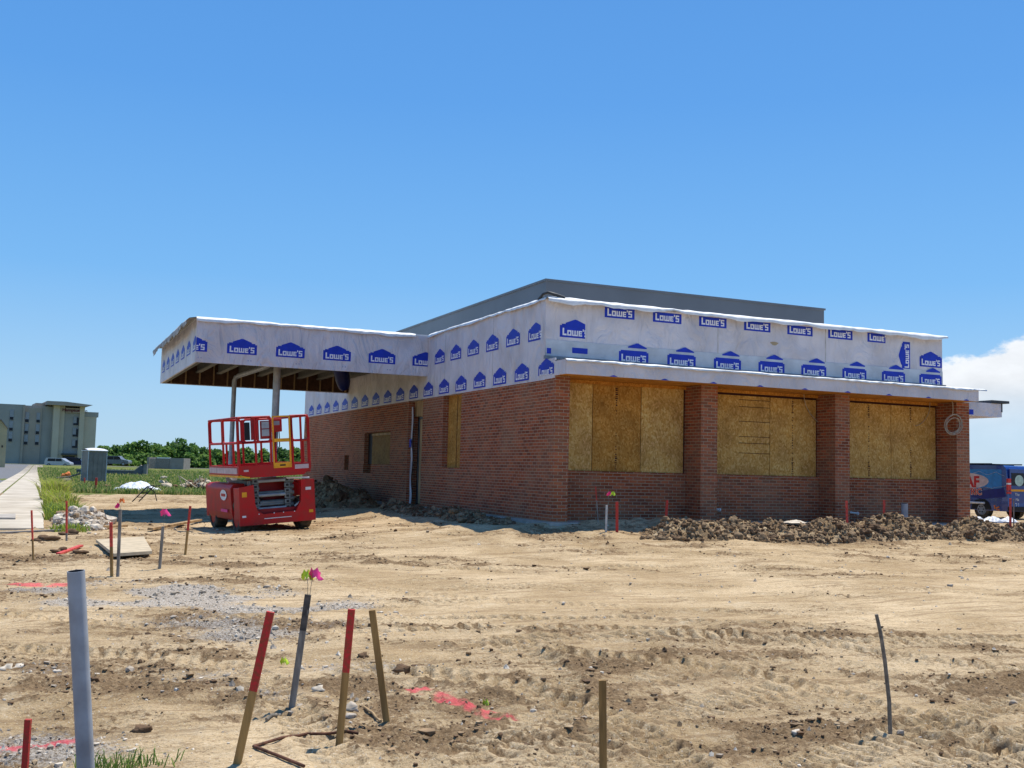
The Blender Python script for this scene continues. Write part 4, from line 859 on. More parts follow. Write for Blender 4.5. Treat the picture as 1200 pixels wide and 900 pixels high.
def wheel(x, y, s_):
    w_ = empty_child('wheel', (x, y, .36), LF)
    b = MB(); n = 36; prof_ = [(-.13, .22), (-.135, .31), (-.11, .355), (.11, .355), (.135, .31), (.13, .22)]
    rings = [[Vector((p[0], p[1]*cos(2*pi*i/n)*(1 if abs(p[0]) > .12 or i % 2 else .965), p[1]*sin(2*pi*i/n)*(1 if abs(p[0]) > .12 or i % 2 else .965))) for p in prof_] for i in range(n+1)]
    b.grid(rings, sm=False); b.build('tyre', rubber, w_)
    b = MB(); b.tube([(-.12, 0, 0), (-.05, 0, 0), (.05, 0, 0), (.12, 0, 0)], .2, 20, rs=[.22, .15, .15, .22]); b.build('rim', red, w_)
def empty_child(name, loc, par):
    o = bpy.data.objects.new(name, None); col.objects.link(o); o.location = loc; o.parent = par; return o
for s_ in (-1, 1):
    wheel(s_*(hw-.16), -hl+.62-.20, s_); wheel(s_*(hw-.16), hl-.55, s_)
# scissor stack
b = MB()
for k_ in range(5):
    z0 = .52+k_*.125
    for x_ in (-.40, .40):
        b.bar((x_, -hl+.30, z0), (x_, hl-.4, z0+.07), .05, .085, 0); b.bar((x_*.84, -hl+.30, z0+.07), (x_*.84, hl-.4, z0), .05, .085, 1)
        b.tube([(x_*1.1, -hl+.29, z0+.03), (x_*.78, -hl+.29, z0+.03)], .05, 10, 0)
    if k_ % 2 == 0: b.tube([(-.36, -hl+.27, z0+.06), (.36, -hl+.27, z0+.06)], .034, 10, 0)
b.tube([(-.52, -hl+.24, .52), (-.52, -hl+.24, 1.1)], .045, 8, 0)
b.build('scissor_arms', [steel, dred], LF)
for xq, nm_ in ((-.41, 0), (.27, 0)):
    b = MB()
    for k_ in range(6): b.box((xq-.06, -hl+.17, .46+k_*.115), (xq+.06, -hl+.20, .555+k_*.115), 0); b.box((xq-.028, -hl+.165, .485+k_*.115), (xq+.028, -hl+.168, .53+k_*.115), 1)
    b.tube([(xq, -hl+.19, .45), (xq, -hl+.19, 1.13)], .012, 6, 0); b.build('slotted_arm', [steel, black], LF)
for z_ in (.50, .78, 1.08):
    b = MB(); b.tube([(-.36, -hl+.18, z_), (.22, -hl+.18, z_)], .035, 10); b.build('cross_tube', mat('tube_grey', (.30, .33, .34), .4) if z_ == .5 else bpy.data.materials['tube_grey'], LF)
b = MB(); b.box((-.5, -hl+.62, .46), (.5, hl-.3, .50)); b.box((-.47, -hl+.55, .5), (.47, -hl+.6, 1.05)); b.build('tray_floor', dred, LF)
b = MB(); b.bar((-.15, -hl+.27, .80), (.38, -hl+.27, .83), .1, .07); b.tube([(-.3, -hl+.30, .62), (.3, -hl+.30, .62)], .055, 10); b.build('lift_cylinder', steel, LF)
b = MB(); b.box((.42, -hl+.2, .48), (.56, -hl+.3, .60)); b.bar((.42, -hl+.19, .51), (.54, -hl+.19, .59), .03, .03, 1); b.build('tool_box', [black, white_p], LF); b = MB(); b.tube([(-.5, -hl+.3, 1.05), (-.3, -hl+.35, .75), (-.1, -hl+.3, .55)], .015, 6); b.build('hose', black, LF)
b = MB(); b.bar((.22, -hl+.25, 1.115), (.72, -hl+.05, 1.10), .12, .03); b.bar((-.75, -hl+.5, 1.15), (-.5, .2, 1.15), .1, .05); b.build('guard_arm', white_p, LF)
# platform
px0, px1, py0, py1 = -.80, .75, -hl-.02, hl-.45; pz = 1.17
PL = empty_child('platform', (0, 0, 0), LF)
b = MB(); b.prism([(px0, 1.42), (px0, 1.26), (px0+.18, pz), (px1-.18, pz), (px1, 1.30), (px1, 1.42)], lambda p: Vector((p[0], py0, p[1])), lambda p: Vector((p[0], py0+.04, p[1])))
b.box((px0, py0+.04, 1.22), (px0+.04, py1, 1.42)); b.box((px1-.04, py0+.04, 1.22), (px1, py1, 1.42)); b.box((px0+.04, py1-.04, 1.22), (px1-.04, py1, 1.42)); b.box((px0+.04, py0+.04, 1.24), (px1-.04, py1-.04, 1.28))
b.build('toe_board', red, PL, .006)
for q0, q1, mm in (((hw-.2, -hl-.006, .84), (hw-.08, -hl-.002, .90), white_p), ((-hw+.06, -hl-.006, .78), (-hw+.16, -hl-.002, .88), yellow), ((hw-.14, -hl-.006, .36), (hw-.05, -hl-.002, .42), yellow), ((-hw+.05, -hl-.006, .36), (-hw+.13, -hl-.002, .40), white_p)):
    b = MB(); b.box(q0, q1); b.build('warning_decal', mm, LF)
b = MB(); b.box((px0-.012, py0+.02, 1.185), (px0+.05, py1, 1.225)); b.bar((px0+.02, py0+.02, 1.21), (px0+.22, py0-.01, 1.175), .05, .03); b.build('edge_trim', yellow, PL)
dcm = mat('decal_pale', (.55, .42, .42), .5)
for q0, q1 in (((px0-.02, py0+.1, 1.26), (px0-.002, py1-.1, 1.38)), ((px0+.1, py0-.012, 1.30), (px0+.2, py0-.002, 1.34)), ((px1-.36, py0-.012, 1.30), (px1-.06, py0-.002, 1.39))):
    b = MB(); b.box(q0, q1); b.build('decal', dcm, PL)
def rail(pts, r_=.025, m=red, nm='guard_rail'):
    b = MB()
    for p in pts: b.tube(p, r_, 8)
    b.build(nm, m, PL)
zt, zm = 2.42, 1.90; zb = 1.42
def loop(axis, c, a0, a1, z0, z1, rr=.07):
    P_ = []
    for (ax_, az_, st_) in ((a0+rr, z0+rr, pi), (a1-rr, z0+rr, 1.5*pi), (a1-rr, z1-rr, 0), (a0+rr, z1-rr, .5*pi)):
        for k_ in range(5): t = st_+k_/4*pi/2; P_.append((ax_+rr*cos(t), az_+rr*sin(t)))
    P_.append(P_[0]); return [(p[0], c, p[1]) if axis == 'x' else (c, p[0], p[1]) for p in P_]
f0 = py0+.03
gx0, gx1 = -.05, .31
rail([loop('x', f0, px0+.02, px0+.38, zm, zt), loop('x', f0, px0+.42, gx0-.05, zm, zt), [(px0+.02, f0, zb), (px0+.02, f0, zt-.07)], [(px0+.38, f0, zb), (px0+.38, f0, zm)], [(gx0-.05, f0, zb), (gx0-.05, f0, zt)], [(px0+.02, f0, zm), (gx0-.05, f0, zm)], [(px0+.02, f0, zt), (gx0-.05, f0, zt)]])
rail([loop('x', f0, gx1+.05, px1-.02, zm, zt), [(gx1+.05, f0, zb), (gx1+.05, f0, zt)], [(px1-.02, f0, zb), (px1-.02, f0, zt-.07)], [(gx1+.25, f0, zm), (gx1+.25, f0, zb)], [(gx1+.25, f0, zm), (gx1+.25, f0, zt)], [(gx1+.02, f0, zt), (px1-.08, f0, zt)]])
rail([[(gx1+.04, f0+.02, zb), (gx1+.06, f0+.02, zb+.3), (gx1+.04, f0+.02, zt)]], .035, red, 'gate_post')
for xs in (px0+.02, px1-.02):
    ya, yb_ = f0+.05, py1-.04; ym = (ya+yb_)/2
    rail([loop('y', xs, ya, ym-.04, zm, zt), loop('y', xs, ym+.04, yb_, zm, zt), [(xs, ya, zb), (xs, ya, zt-.07)], [(xs, ym, zb), (xs, ym, zt)], [(xs, yb_, zb), (xs, yb_, zt-.05)], [(xs, ya, zt), (xs, yb_, zt)], [(xs, ya+.35, zb), (xs, ya+.35, zm)]])
rb = py1-.03
rail([loop('x', rb, px0+.05, -.05, zm, zt), loop('x', rb, .0, px1-.05, zm, zt), [(-.02, rb, zb), (-.02, rb, zt)], [(px0+.4, rb, zb), (px0+.4, rb, zm)], [(.4, rb, zb), (.4, rb, zm)]])
b = MB(); b.bar((gx0, f0-.02, zb-.08), (gx0, f0-.02, zt), .03, .03); b.bar((gx1, f0-.02, zb-.08), (gx1, f0-.02, zt), .03, .03); b.bar((gx0, f0-.02, zt), (gx1, f0-.02, zt), .03, .03)
b.bar((gx0, f0-.02, zm+.02), (gx1, f0-.02, zm+.02), .03, .07); b.box((gx0, f0-.04, zb-.08), (gx1, f0-.005, zb+.03)); gt = b.build('entry_gate', yellow, PL)
b = MB(); b.box((gx0+.12, f0-.046, zb-.04), (gx0+.24, f0-.041, zb-.01)); b.build('gate_latch', black, gt)
b = MB(); b.box((px0+.50, f0+.01, 1.96), (px0+.70, f0+.06, 2.34)); b.box((px0+.30, f0+.0, 1.95), (px0+.46, f0+.05, 2.40)); b.build('panel_box', dred, PL)
for q0, q1 in (((px0+.52, f0-.004, 2.02), (px0+.68, f0+.008, 2.16)), ((px0+.52, f0-.004, 2.18), (px0+.68, f0+.008, 2.32))): b = MB(); b.box(q0, q1); b.build('placard', grey_p, PL)
b = MB(); b.box((px0+.16, f0+.0, 1.95), (px0+.27, f0+.03, 2.32)); b.build('manual_holder', black, PL)
b = MB(); b.box((.02, f0+.25, 2.10), (.24, f0+.42, 2.38)); cb = b.build('control_box', red, PL, .015)
b = MB(); b.box((.06, f0+.235, 2.24), (.18, f0+.248, 2.33)); b.build('control_face', grey_p, cb)
b = MB(); b.tube([(.13, f0+.35, 2.1), (.11, f0+.35, 1.9), (.06, f0+.3, 1.72), (.14, f0+.35, 1.66), (.2, f0+.35, 1.8), (.2, f0+.35, 2.1)], .012, 6); b.build('control_cable', black, cb)

# ---------------- portable toilet ----------------
p = gp(109, 566.5); PT = empty('portable_toilet', (p.x, p.y, G), 'grey portable toilet with white roof standing in the grass', 'portable toilet', rz=.28)
tg = mat('toilet_grey', (.185, .18, .165), .55, .1, scale=2); tl = mat('toilet_light', (.42, .47, .50), .5)
b = MB(); b.box((-.58, -.58, .12), (.58, .58, 2.08))
for s_ in (-.42, -.14, .14, .42): b.box((s_-.1, -.60, .3), (s_+.1, -.581, 1.9), 0); b.box((.581, s_-.1, .3), (.60, s_+.1, 1.9), 0)
b.build('cabin', tg, PT, .02)
for x_, y_ in ((-.6, -.6), (.56, -.6), (.56, .56), (-.6, .56)): b = MB(); b.box((x_, y_, .05), (x_+.05, y_+.05, 2.1)); b.build('corner_post', tl, PT)
b = MB(); rows = []
for i in range(13):
    a = i/12; rows.append([Vector((-.64+1.28*j/8, -.66+1.32*a, 2.10+.16*sin(pi*a)*(1-.5*abs(j/4-1)**3)+.02)) for j in range(9)])
b.grid(rows); b.box((-.64, -.66, 2.08), (.64, .66, 2.12)); b.build('roof', white_p, PT)
b = MB(); b.box((-.62, -.62, 0), (.62, .62, .12)); b.build('skid_base', black, PT)

# ---------------- low dark wall behind the toilet ----------------
dw_m = mat('dark_form_wall', (.10, .115, .125), .7, .15, scale=2)
a = atz(119, 558, 100); c = atz(164, 558, 100); b = MB(); L0 = (Vector((c.x, c.y, 0))-Vector((a.x, a.y, 0))); l_ = L0.length
LW = empty('low_wall', (a.x, a.y, G), 'low dark grey wall with pale coping and raised right end behind the toilet', 'wall', rz=atan2(L0.y, L0.x))
b.box((-2.4, 0, -.1), (l_-.55, .25, .60)); b.prism([(l_-.55, -.1), (l_+.3, -.1), (l_+.3, 1.12), (l_+.05, 1.12), (l_-.55, .60)], lambda p: Vector((p[0], 0, p[1])), lambda p: Vector((p[0], .25, p[1]))); b.build('wall_face', dw_m, LW)
b = MB(); b.box((-2.4, -.04, .60), (l_-.55, .3, .68)); b.bar((l_-.56, .12, .64), (l_+.05, .12, 1.16), .3, .07); b.build('coping', concrete, LW)
b = MB(); b.box((l_+.3, -.05, -.1), (l_+.62, .35, 1.25)); b.build('end_post', tg, LW)

# ---------------- dumpster enclosure far off ----------------
a = atz(172, 546, 170); c = atz(215, 546, 170); L0 = Vector((c.x-a.x, c.y-a.y, 0)); l_ = L0.length; EN = empty('dumpster_enclosure', (a.x, a.y, .05), 'tan walled enclosure with plank front before the far trees', 'enclosure', rz=atan2(L0.y, L0.x))
tan = mat('tan_wall', (.27, .245, .225), .85, .08, scale=2)
b = MB(); b.box((0, 0, 0), (l_*.06, 3.5, 1.85)); b.box((l_*.62, 0, 0), (l_, 3.5, 1.80)); b.box((l_*.06, 3.2, 0), (l_*.62, 3.5, 1.8)); b.build('enclosure_wall', tan, EN)
b = MB()
for i in range(9): b.box((l_*.07, .05, .1+i*.17), (l_*.61, .12, .24+i*.17))
b.build('plank_gate', lumber_grey, EN); b = MB(); b.box((l_*.27, -.1, 1.70), (l_*.62, .6, 1.86)); b.build('pale_lid', white_p, EN)

# ---------------- hotel ----------------
hA = atz(-16, 546, 232); hB = atz(67, 546, 222); hC = atz(113, 546, 243); HZ = .05
hg = mat('stucco_green_grey', (.33, .315, .28), .9, .05, scale=.3); ht = mat('stucco_taupe', (.37, .31, .25), .9, .05, scale=.3); hc = mat('stucco_cream', (.52, .45, .34), .9, .05, scale=.3); glass = mat('window_glass', (.010, .012, .02), .35, spec=.3); curtain = mat('window_upper', (.30, .31, .33), .5)
HT = empty('hotel', (hA.x, hA.y, HZ), 'four storey grey and cream hotel far off at the left edge', 'hotel', rz=atan2(hC.y-hA.y, hC.x-hA.x)); px_ = 230/FPX; hl_ = (hC-hA).length
def X(px): return (px+16)*px_*hl_/((113+16)*px_)
Hh = lambda y: (546-y)*px_
b = MB(); b.box((X(-16), 0, 0), (X(24), 16, Hh(475))); b.build('wing', hg, HT)
b = MB(); b.box((X(24), .6, 0), (X(57), 16, Hh(475.5))); b.build('wall', hg, HT)
b = MB(); b.box((X(21.5), -.25, 0), (X(24), 0, Hh(475))); b.box((X(24), .3, 0), (X(44), .6, Hh(478))); b.build('taupe_bay', ht, HT)
b = MB(); b.box((X(57), -.8, 0), (X(64.5), 16, Hh(474))); b.box((X(64.5), .2, 0), (X(71), 16, Hh(473))); b.build('pilaster', hc, HT)
b = MB(); b.box((X(71), .6, 0), (X(89), 16, Hh(476))); b.build('entry_wall', hg, HT)
b = MB(); b.box((X(89), .0, 0), (X(95), 16, Hh(474))); b.box((X(95), .8, 0), (X(110.5), 16, Hh(486))); b.build('end_wall', hc, HT)
b = MB(); b.box((X(95), .7, Hh(486)), (X(112.5), 16.2, Hh(480))); b.build('end_cornice', hg, HT)
b = MB(); b.prism([(X(37), Hh(471.5)), (X(48), Hh(471.5)), (X(48), Hh(475.3)), (X(37), Hh(475.3))], lambda p: Vector((p[0], 2, p[1])), lambda p: Vector((p[0], 12, p[1])))
b.prism([(X(48), Hh(469.5)), (X(70), Hh(469.3)), (X(103), Hh(472)), (X(96), Hh(474)), (X(48), Hh(474))], lambda p: Vector((p[0], -2.2, p[1])), lambda p: Vector((p[0], 12, p[1]))); b.build('overhanging_roof', ht, HT)
for (cx_, rows_) in ((9, (482, 495, 508)), (27, (484, 498, 511)), (40, (484, 498, 511))):
    for y_ in rows_:
        f_ = MB(); yb = -.12 if cx_ == 9 else .2; f_.box((X(cx_-2.2), yb-.02, Hh(y_+12)), (X(cx_+2.2), yb+.1, Hh(y_))); wnd = f_.build('window', curtain, HT)
        g = MB(); g.box((X(cx_-2.0), yb-.06, Hh(y_+11.6)), (X(cx_+2.0), yb-.022, Hh(y_+8.2))); g.build('pane', glass, wnd)
for y_ in (487, 501, 515):
    f_ = MB(); f_.box((X(82), .48, Hh(y_+10.5)), (X(88.6), .6, Hh(y_))); wnd = f_.build('window', curtain, HT)
    g = MB(); g.box((X(82.2), .44, Hh(y_+10)), (X(88.4), .478, Hh(y_+7.5))); g.box((X(86), .44, Hh(y_+7.4)), (X(88.4), .478, Hh(y_+.5))); g.build('pane', glass, wnd)
b = MB(); b.box((X(70), -1.2, Hh(534)), (X(88), .6, Hh(532))); b.box((X(72), .5, 0), (X(86), .59, Hh(535))); b.build('entry_porch', dark_metal, HT)
def text(body, size, m, parent, mtx, name='lettering', ext=.01, align='CENTER', bold=0):
    cu = bpy.data.curves.new(name, 'FONT'); cu.body = body; cu.size = size; cu.extrude = ext; cu.align_x = align; cu.offset = bold
    o = bpy.data.objects.new(name, cu); col.objects.link(o); dg = bpy.context.evaluated_depsgraph_get(); me = bpy.data.meshes.new_from_object(o.evaluated_get(dg))
    bpy.data.objects.remove(o); me.materials.clear(); me.materials.append(m); o = bpy.data.objects.new(name, me); col.objects.link(o); o.parent = parent; o.matrix_local = mtx; return o
def mtx(loc, xa, ya):
    xa = Vector(xa); ya = Vector(ya); za = xa.cross(ya); m_ = Matrix((xa, ya, za)).transposed().to_4x4(); m_.translation = Vector(loc); return m_
b = MB(); b.box((X(72), .1, Hh(482)), (X(95), .5, Hh(476.2))); sb = b.build('sign_band', ht, HT)
text('Hampton Inn', 1.0, mat('sign_red', (.12, .008, .02), .5), sb, mtx((X(83), .05, Hh(480.6)), (1, 0, 0), (0, 0, 1)), ext=.03, bold=.02)
# tan building at the very left edge
a = atz(-34, 545, 150); TB = empty('tan_building', (a.x, a.y, 0), 'tan gabled building cut by the left edge in front of the hotel', 'building', rz=.10)
k_ = 150/FPX
b = MB(); b.prism([(0, -.2), (36*k_, -.2), (36*k_, 45*k_), (29*k_, 54*k_), (0, 62*k_)], lambda p: Vector((p[0], 0, p[1])), lambda p: Vector((p[0], 12, p[1]))); b.build('wall', mat('tan_stucco', (.46, .38, .22), .9, .06, scale=.5), TB)
b = MB(); b.prism([(36.8*k_, 44.2*k_), (29*k_, 54.4*k_), (0, 62.4*k_), (0, 63.5*k_), (29*k_, 55.6*k_), (37.2*k_, 45*k_)], lambda p: Vector((p[0], -.3, p[1])), lambda p: Vector((p[0], 12.3, p[1]))); b.build('roof_edge', tan, TB)
b = MB(); b.box((31*k_, -.06, 22*k_), (32.5*k_, -.01, 24.5*k_)); b.build('wall_vent', glass, TB)

# ---------------- cars ----------------
def car(name, px, py, Z, length, paint, label, kind='suv', rz=0, cat='car', group=None):
    a = atz(px, py, Z); R0 = empty(name, (a.x, a.y, a.z), label, cat, group, rz=-YAW+rz); h = 1.75; w_ = 1.85; L2 = length/2
    prof = [(-L2, .45), (-L2, .95), (-L2+.12, 1.02), (-L2+.35, 1.62), (-L2+.7, h), (L2-1.9, h-.03), (L2-1.25, 1.12), (L2-.2, .98), (L2, .8), (L2, .4), (L2-.5, .32), (-L2+.4, .32)]
    if kind == 'minivan': prof = [(-L2, .45), (-L2, 1.0), (-L2+.15, 1.5), (-L2+.4, h), (L2-1.7, h-.04), (L2-.75, 1.12), (L2-.1, .9), (L2, .7), (L2, .4), (-L2+.4, .32)]
    b = MB(); b.prism(prof, lambda p: Vector((p[0], -w_/2, p[1])), lambda p: Vector((p[0], w_/2, p[1]))); bd = b.build('body', paint, R0, .06)
    g = MB(); z0, z1 = 1.08, h-.14
    for s_ in (-1, 1):
        yy = s_*(w_/2+.012)
        for (u0, u1, v0, v1) in ((-L2+.55, -.35, -L2+.65, -.35), (-.28, .75, -.28, .70), (.82, L2-1.45, .77, L2-1.95)):
            q = [Vector((u0, yy, z0)), Vector((u1, yy, z0)), Vector((v1, yy, z1)), Vector((v0, yy, z1))]; g.poly(q if s_ < 0 else q[::-1])
    g.build('window', glass, R0)
    for x_ in (-L2+.85, L2-.9):
        for s_ in (-1, 1):
            t_ = MB(); t_.tube([(x_, s_*(w_/2-.2), .34), (x_, s_*(w_/2+.02), .34)], .34, 18); t_.tube([(x_, s_*(w_/2+.02), .34), (x_, s_*(w_/2+.04), .34)], .2, 14, 1); t_.build('wheel', [rubber, grey_p], R0)
    return R0
silver = mat('silver_paint', (.42, .44, .48), .3, .05, metal=.4); navy = mat('navy_paint', (.012, .016, .06), .3, .05); 
car('parked_car', 69, 547.2, 205, 4.9, silver, 'silver car parked in front of the hotel', 'minivan')
car('parked_car', 89, 546.5, 210, 4.6, navy, 'dark blue car parked between the silver car and the toilet', 'suv', .3)
car('parked_car', 137, 545.6, 190, 4.7, mat('grey_paint', (.16, .18, .20), .3), 'dark grey car in front of the far trees, right of the toilet', 'suv')

# ---------------- blue work van ----------------
vp = gp(1182, 609.5); VN = empty('work_van', (vp.x, vp.y, hz(vp.x, vp.y)), 'blue electrician van with red lettering parked right of the building', 'van')
# local: rear-left corner at origin, x right across the rear, y forward
vb = mat('van_blue', (.010, .045, .24), .25, .1, spec=.5, coat=.5); vlb = mat('van_light_blue', (.03, .22, .55), .3, .1); vdb = mat('van_navy', (.008, .012, .16), .35, .1); vred = mat('van_red', (.55, .015, .015), .4)
Wv, Lv, Hv = 2.0, 5.7, 2.14
prof = [(0, .32), (.10, Hv-.12), (.22, Hv), (3.9, Hv+.02), (4.45, 1.35), (5.4, 1.12), (5.65, .9), (5.7, .35)]
b = MB()
b.prism(prof, lambda p: Vector((0, p[0], p[1])), lambda p: Vector((Wv, p[0], p[1]))); body = b.build('body', vb, VN, .07)
def side(poly, m, nm, off=.006, par=body):
    b = MB(); b.poly([Vector((-off, p[0], p[1])) for p in poly]); return b.build(nm, m, par)
side([(.30, 1.02), (.30, 1.98), (3.9, 1.98), (3.9, 1.25), (2.6, 1.35), (1.6, 1.15), (1.1, 1.28), (.8, 1.2)], vlb, 'light_blue_panel')
side([(.12, .9), (.22, 1.25), (1.1, 1.15), (1.9, .85), (1.2, .78)], vdb, 'navy_swoosh', .009)
def line(pts, m, nm, wd=.02, off=.013):
    b = MB()
    for p, q in zip(pts[:-1], pts[1:]): b.bar((-off, p[0], p[1]), (-off, q[0], q[1]), .004, wd, up=(1, 0, 0))
    b.build(nm, m, body)
line([(.15, 1.72), (.35, 1.78), (.55, 1.88), (.8, 1.80), (1.0, 1.76), (1.4, 1.9), (1.9, 1.75)], white_p, 'mountain_outline', .03)
line([(.1, 1.33), (.5, 1.27), (.75, 1.22), (1.2, 1.27), (1.6, 1.30)], white_p, 'mountain_outline', .025)
line([(.3, .79), (.9, .80), (1.3, .78), (1.9, .70)], vlb, 'mountain_outline', .03)
n = 30; side([(2.15+1.22*cos(2*pi*i/n), 1.50+.33*sin(2*pi*i/n)) for i in range(n)], mat('oval_pale', (.62, .50, .50), .4), 'logo_oval', .012)
text('LEAF', .62, vred, body, mtx((-.02, 2.05, 1.26), (0, -1, 0), (0, 0, 1)), ext=.004, bold=.02)
text('ELECTRIC', .36, mat('van_letter_edge', (.75, .6, .5), .4), body, mtx((-.018, 2.05, .95), (0, -1, 0), (0, 0, 1)), ext=.003, bold=.022)
text('ELECTRIC', .36, vred, body, mtx((-.024, 2.05, .95), (0, -1, 0), (0, 0, 1)), ext=.003, bold=.004)
b = MB()
for q in ([(.62, .55), (.70, .55), (.66, .40), (.60, .40)], [(.42, .52), (.62, .46), (.62, .41), (.44, .45)], [(.40, .38), (.60, .41), (.58, .36), (.42, .33)]): b.poly([Vector((-.012, p[0], p[1])) for p in q])
b.build('small_emblem', orange, body)
b = MB(); nA = 20; b.add([Vector((-.008, 1.32+.50*cos(pi*i/(nA-1)), .36+.44*sin(pi*i/(nA-1)))) for i in range(nA)], [tuple(range(nA))], 0)
b.build('wheel_arch', black, body)
for y_ in (1.32, 4.75):
    w_ = empty_child('wheel', (.06, y_, .37), VN)
    for s_, x_ in ((-1, 0), (1, Wv-.3)):
        pass
    b = MB(); b.tube([(-.04, 0, 0), (.2, 0, 0)], .37, 26); b.build('tyre', rubber, w_)
    b = MB(); b.tube([(-.07, 0, 0), (-.041, 0, 0)], .22, 22, rs=[.19, .24]); 
    for i in range(6): a = i*pi/3; b.tube([(-.085, .12*cos(a), .12*sin(a)), (-.071, .12*cos(a), .12*sin(a))], .03, 6, 1)
    b.build('rim', [grey_p, black], w_)
    b = MB(); b.tube([(Wv-.25, 0, 0), (Wv-.02, 0, 0)], .37, 26); b.build('tyre', rubber, w_)
b = MB(); b.tube([(-.14, 1.05, .62), (-.14, 2.6, .62)], .045, 8); b.build('side_step', white_p, VN)
b = MB(); b.box((-.035, -.025, 1.15), (.14, .05, 1.38)); b.box((-.035, -.025, 1.46), (.14, .05, 1.62)); b.box((-.04, -.03, 1.02), (.14, .05, 1.11)); b.build('tail_lamp', mat('tail_red', (.6, .01, .015), .25, spec=.5), VN)
b = MB(); b.box((-.037, -.027, 1.385), (.14, .05, 1.45)); b.build('tail_lamp_white', white_p, VN)
b = MB(); b.box((.12, .02, .55), (.98, .07, 2.02)); b.box((1.02, .02, .55), (1.88, .07, 2.02)); rd = b.build('rear_door', vb, VN, .03)
b = MB(); b.box((.2, .012, 1.35), (.9, .028, 1.85)); b.box((1.1, .012, 1.35), (1.8, .028, 1.85)); b.build('rear_window', glass, rd)
b = MB(); n = 20; b.poly([Vector((.62+.24*cos(2*pi*i/n), .004, 1.55+.22*sin(2*pi*i/n))) for i in range(n)]); b.build('round_emblem', mat('emblem', (.45, .6, .5), .4), rd)
b = MB(); b.box((.16, .008, 1.12), (1.8, .016, 1.20)); b.build('yellow_band', yellow, rd)
for s_, z_, q in (('The', .95, .16), ('Name', .75, .16), ('21', .48, .26)):
    if s_ == 'Name': s_ = 'Na'
    text(s_, q, white_p, rd, mtx((.5, .008, z_), (1, 0, 0), (0, 0, 1)), ext=.003)
b = MB(); b.box((-.02, -.12, .36), (Wv+.02, .03, .52)); b.build('rear_bumper', black, VN, .02)
b = MB(); b.box((.1, .9, Hv+.04), (.16, 3.6, Hv+.09)); b.box((1.8, .9, Hv+.04), (1.86, 3.6, Hv+.09)); b.box((.1, 1.3, Hv+.02), (1.86, 1.36, Hv+.08)); b.box((.1, 2.9, Hv+.02), (1.86, 2.96, Hv+.08)); b.build('roof_rack', black, VN)
b = MB(); q = [Vector((.15, 3.97, Hv-.08)), Vector((Wv-.15, 3.97, Hv-.08)), Vector((Wv-.15, 4.42, 1.42)), Vector((.15, 4.42, 1.42))]; b.poly([v+Vector((0, .03, .03)) for v in q]); b.build('windscreen', glass, VN)

# ---------------- plants ----------------
def blades(P, H, wd, mats, lean=.5, name='grass', mi=None):
    n = len(P); a = rng.random(n)*2*np.pi; la = rng.random(n)*2*np.pi; le = H*lean*rng.random(n)
    dx, dy = np.cos(a)*wd/2, np.sin(a)*wd/2; lx, ly = np.cos(la)*le, np.sin(la)*le; z0 = P[:, 2]-.02
    V = np.stack([np.stack([P[:, 0]-dx, P[:, 1]-dy, z0], 1), np.stack([P[:, 0]+dx, P[:, 1]+dy, z0], 1),
                  np.stack([P[:, 0]+dx*.7+lx*.35, P[:, 1]+dy*.7+ly*.35, z0+H*.6], 1), np.stack([P[:, 0]-dx*.7+lx*.35, P[:, 1]-dy*.7+ly*.35, z0+H*.6], 1),
                  np.stack([P[:, 0]+lx, P[:, 1]+ly, z0+H*(1-.25*lean)], 1)], 1).reshape(-1, 3)
    k5 = np.arange(n)[:, None]*5; F = np.concatenate([k5+np.array([[0, 1, 2]]), k5+np.array([[0, 2, 3]]), k5+np.array([[3, 2, 4]])])
    m3 = rng.integers(0, len(mats), n) if mi is None else mi
    return npmesh(name, V, F, mats, mi=np.concatenate([m3, m3, m3]))
def leaf(name, c, tr=.35):
    m, t, b = newmat(name); b.inputs['Base Color'].default_value = (*c, 1); b.inputs['Roughness'].default_value = .6; b.inputs['Specular IOR Level'].default_value = .2
    L = t.links; tl_ = nd(t, 'ShaderNodeBsdfTranslucent'); tl_.inputs[0].default_value = (*[min(1, x*1.5) for x in c], 1); mxs = nd(t, 'ShaderNodeMixShader'); mxs.inputs[0].default_value = tr
    L.new(b.outputs[0], mxs.inputs[1]); L.new(tl_.outputs[0], mxs.inputs[2]); L.new(mxs.outputs[0], t.nodes['Material Output'].inputs[0]); return m
g1, g2, g3, g4 = leaf('grass_green', (.16, .235, .05)), leaf('grass_yellow', (.36, .33, .12)), leaf('grass_dark', (.09, .15, .03)), leaf('weed_lime', (.30, .36, .05))
n = 90000; yy = 30+rng.random(n)**1.6*105; hwid = (yy+20)
xx = -9.3+(rng.random(n)**1.3)*hwid*.62
k = (rng.random(n) < np.clip(.25+1.5*(fbm(xx*.25, yy*.25, 3)+.25)+sst(50, 70, yy), .05, 1)) & (yy > 31+2.5*pn(xx*.35, yy*.35)+3*sst(-3, 3, xx))
xx, yy = xx[k], yy[k]; P3 = np.stack([xx, yy, height(xx, yy, False)], 1); Hg = rng.uniform(.10, .32, len(xx))*(1+.8*sst(60, 90, yy))
tag(blades(P3, Hg, .035+yy*.0009, [g1, g2, g2, g1, g3], name='grass'), kind='stuff', label='rough field grass beyond the dirt lot')
xx = rng.uniform(14, 70, 24000); yy = rng.uniform(32, 120, 24000); P3 = np.stack([xx, yy, height(xx, yy, False)], 1); tag(blades(P3, rng.uniform(.15, .45, 24000), .1, [g1, g2, g3], name='grass'), kind='stuff', label='field grass behind the building')
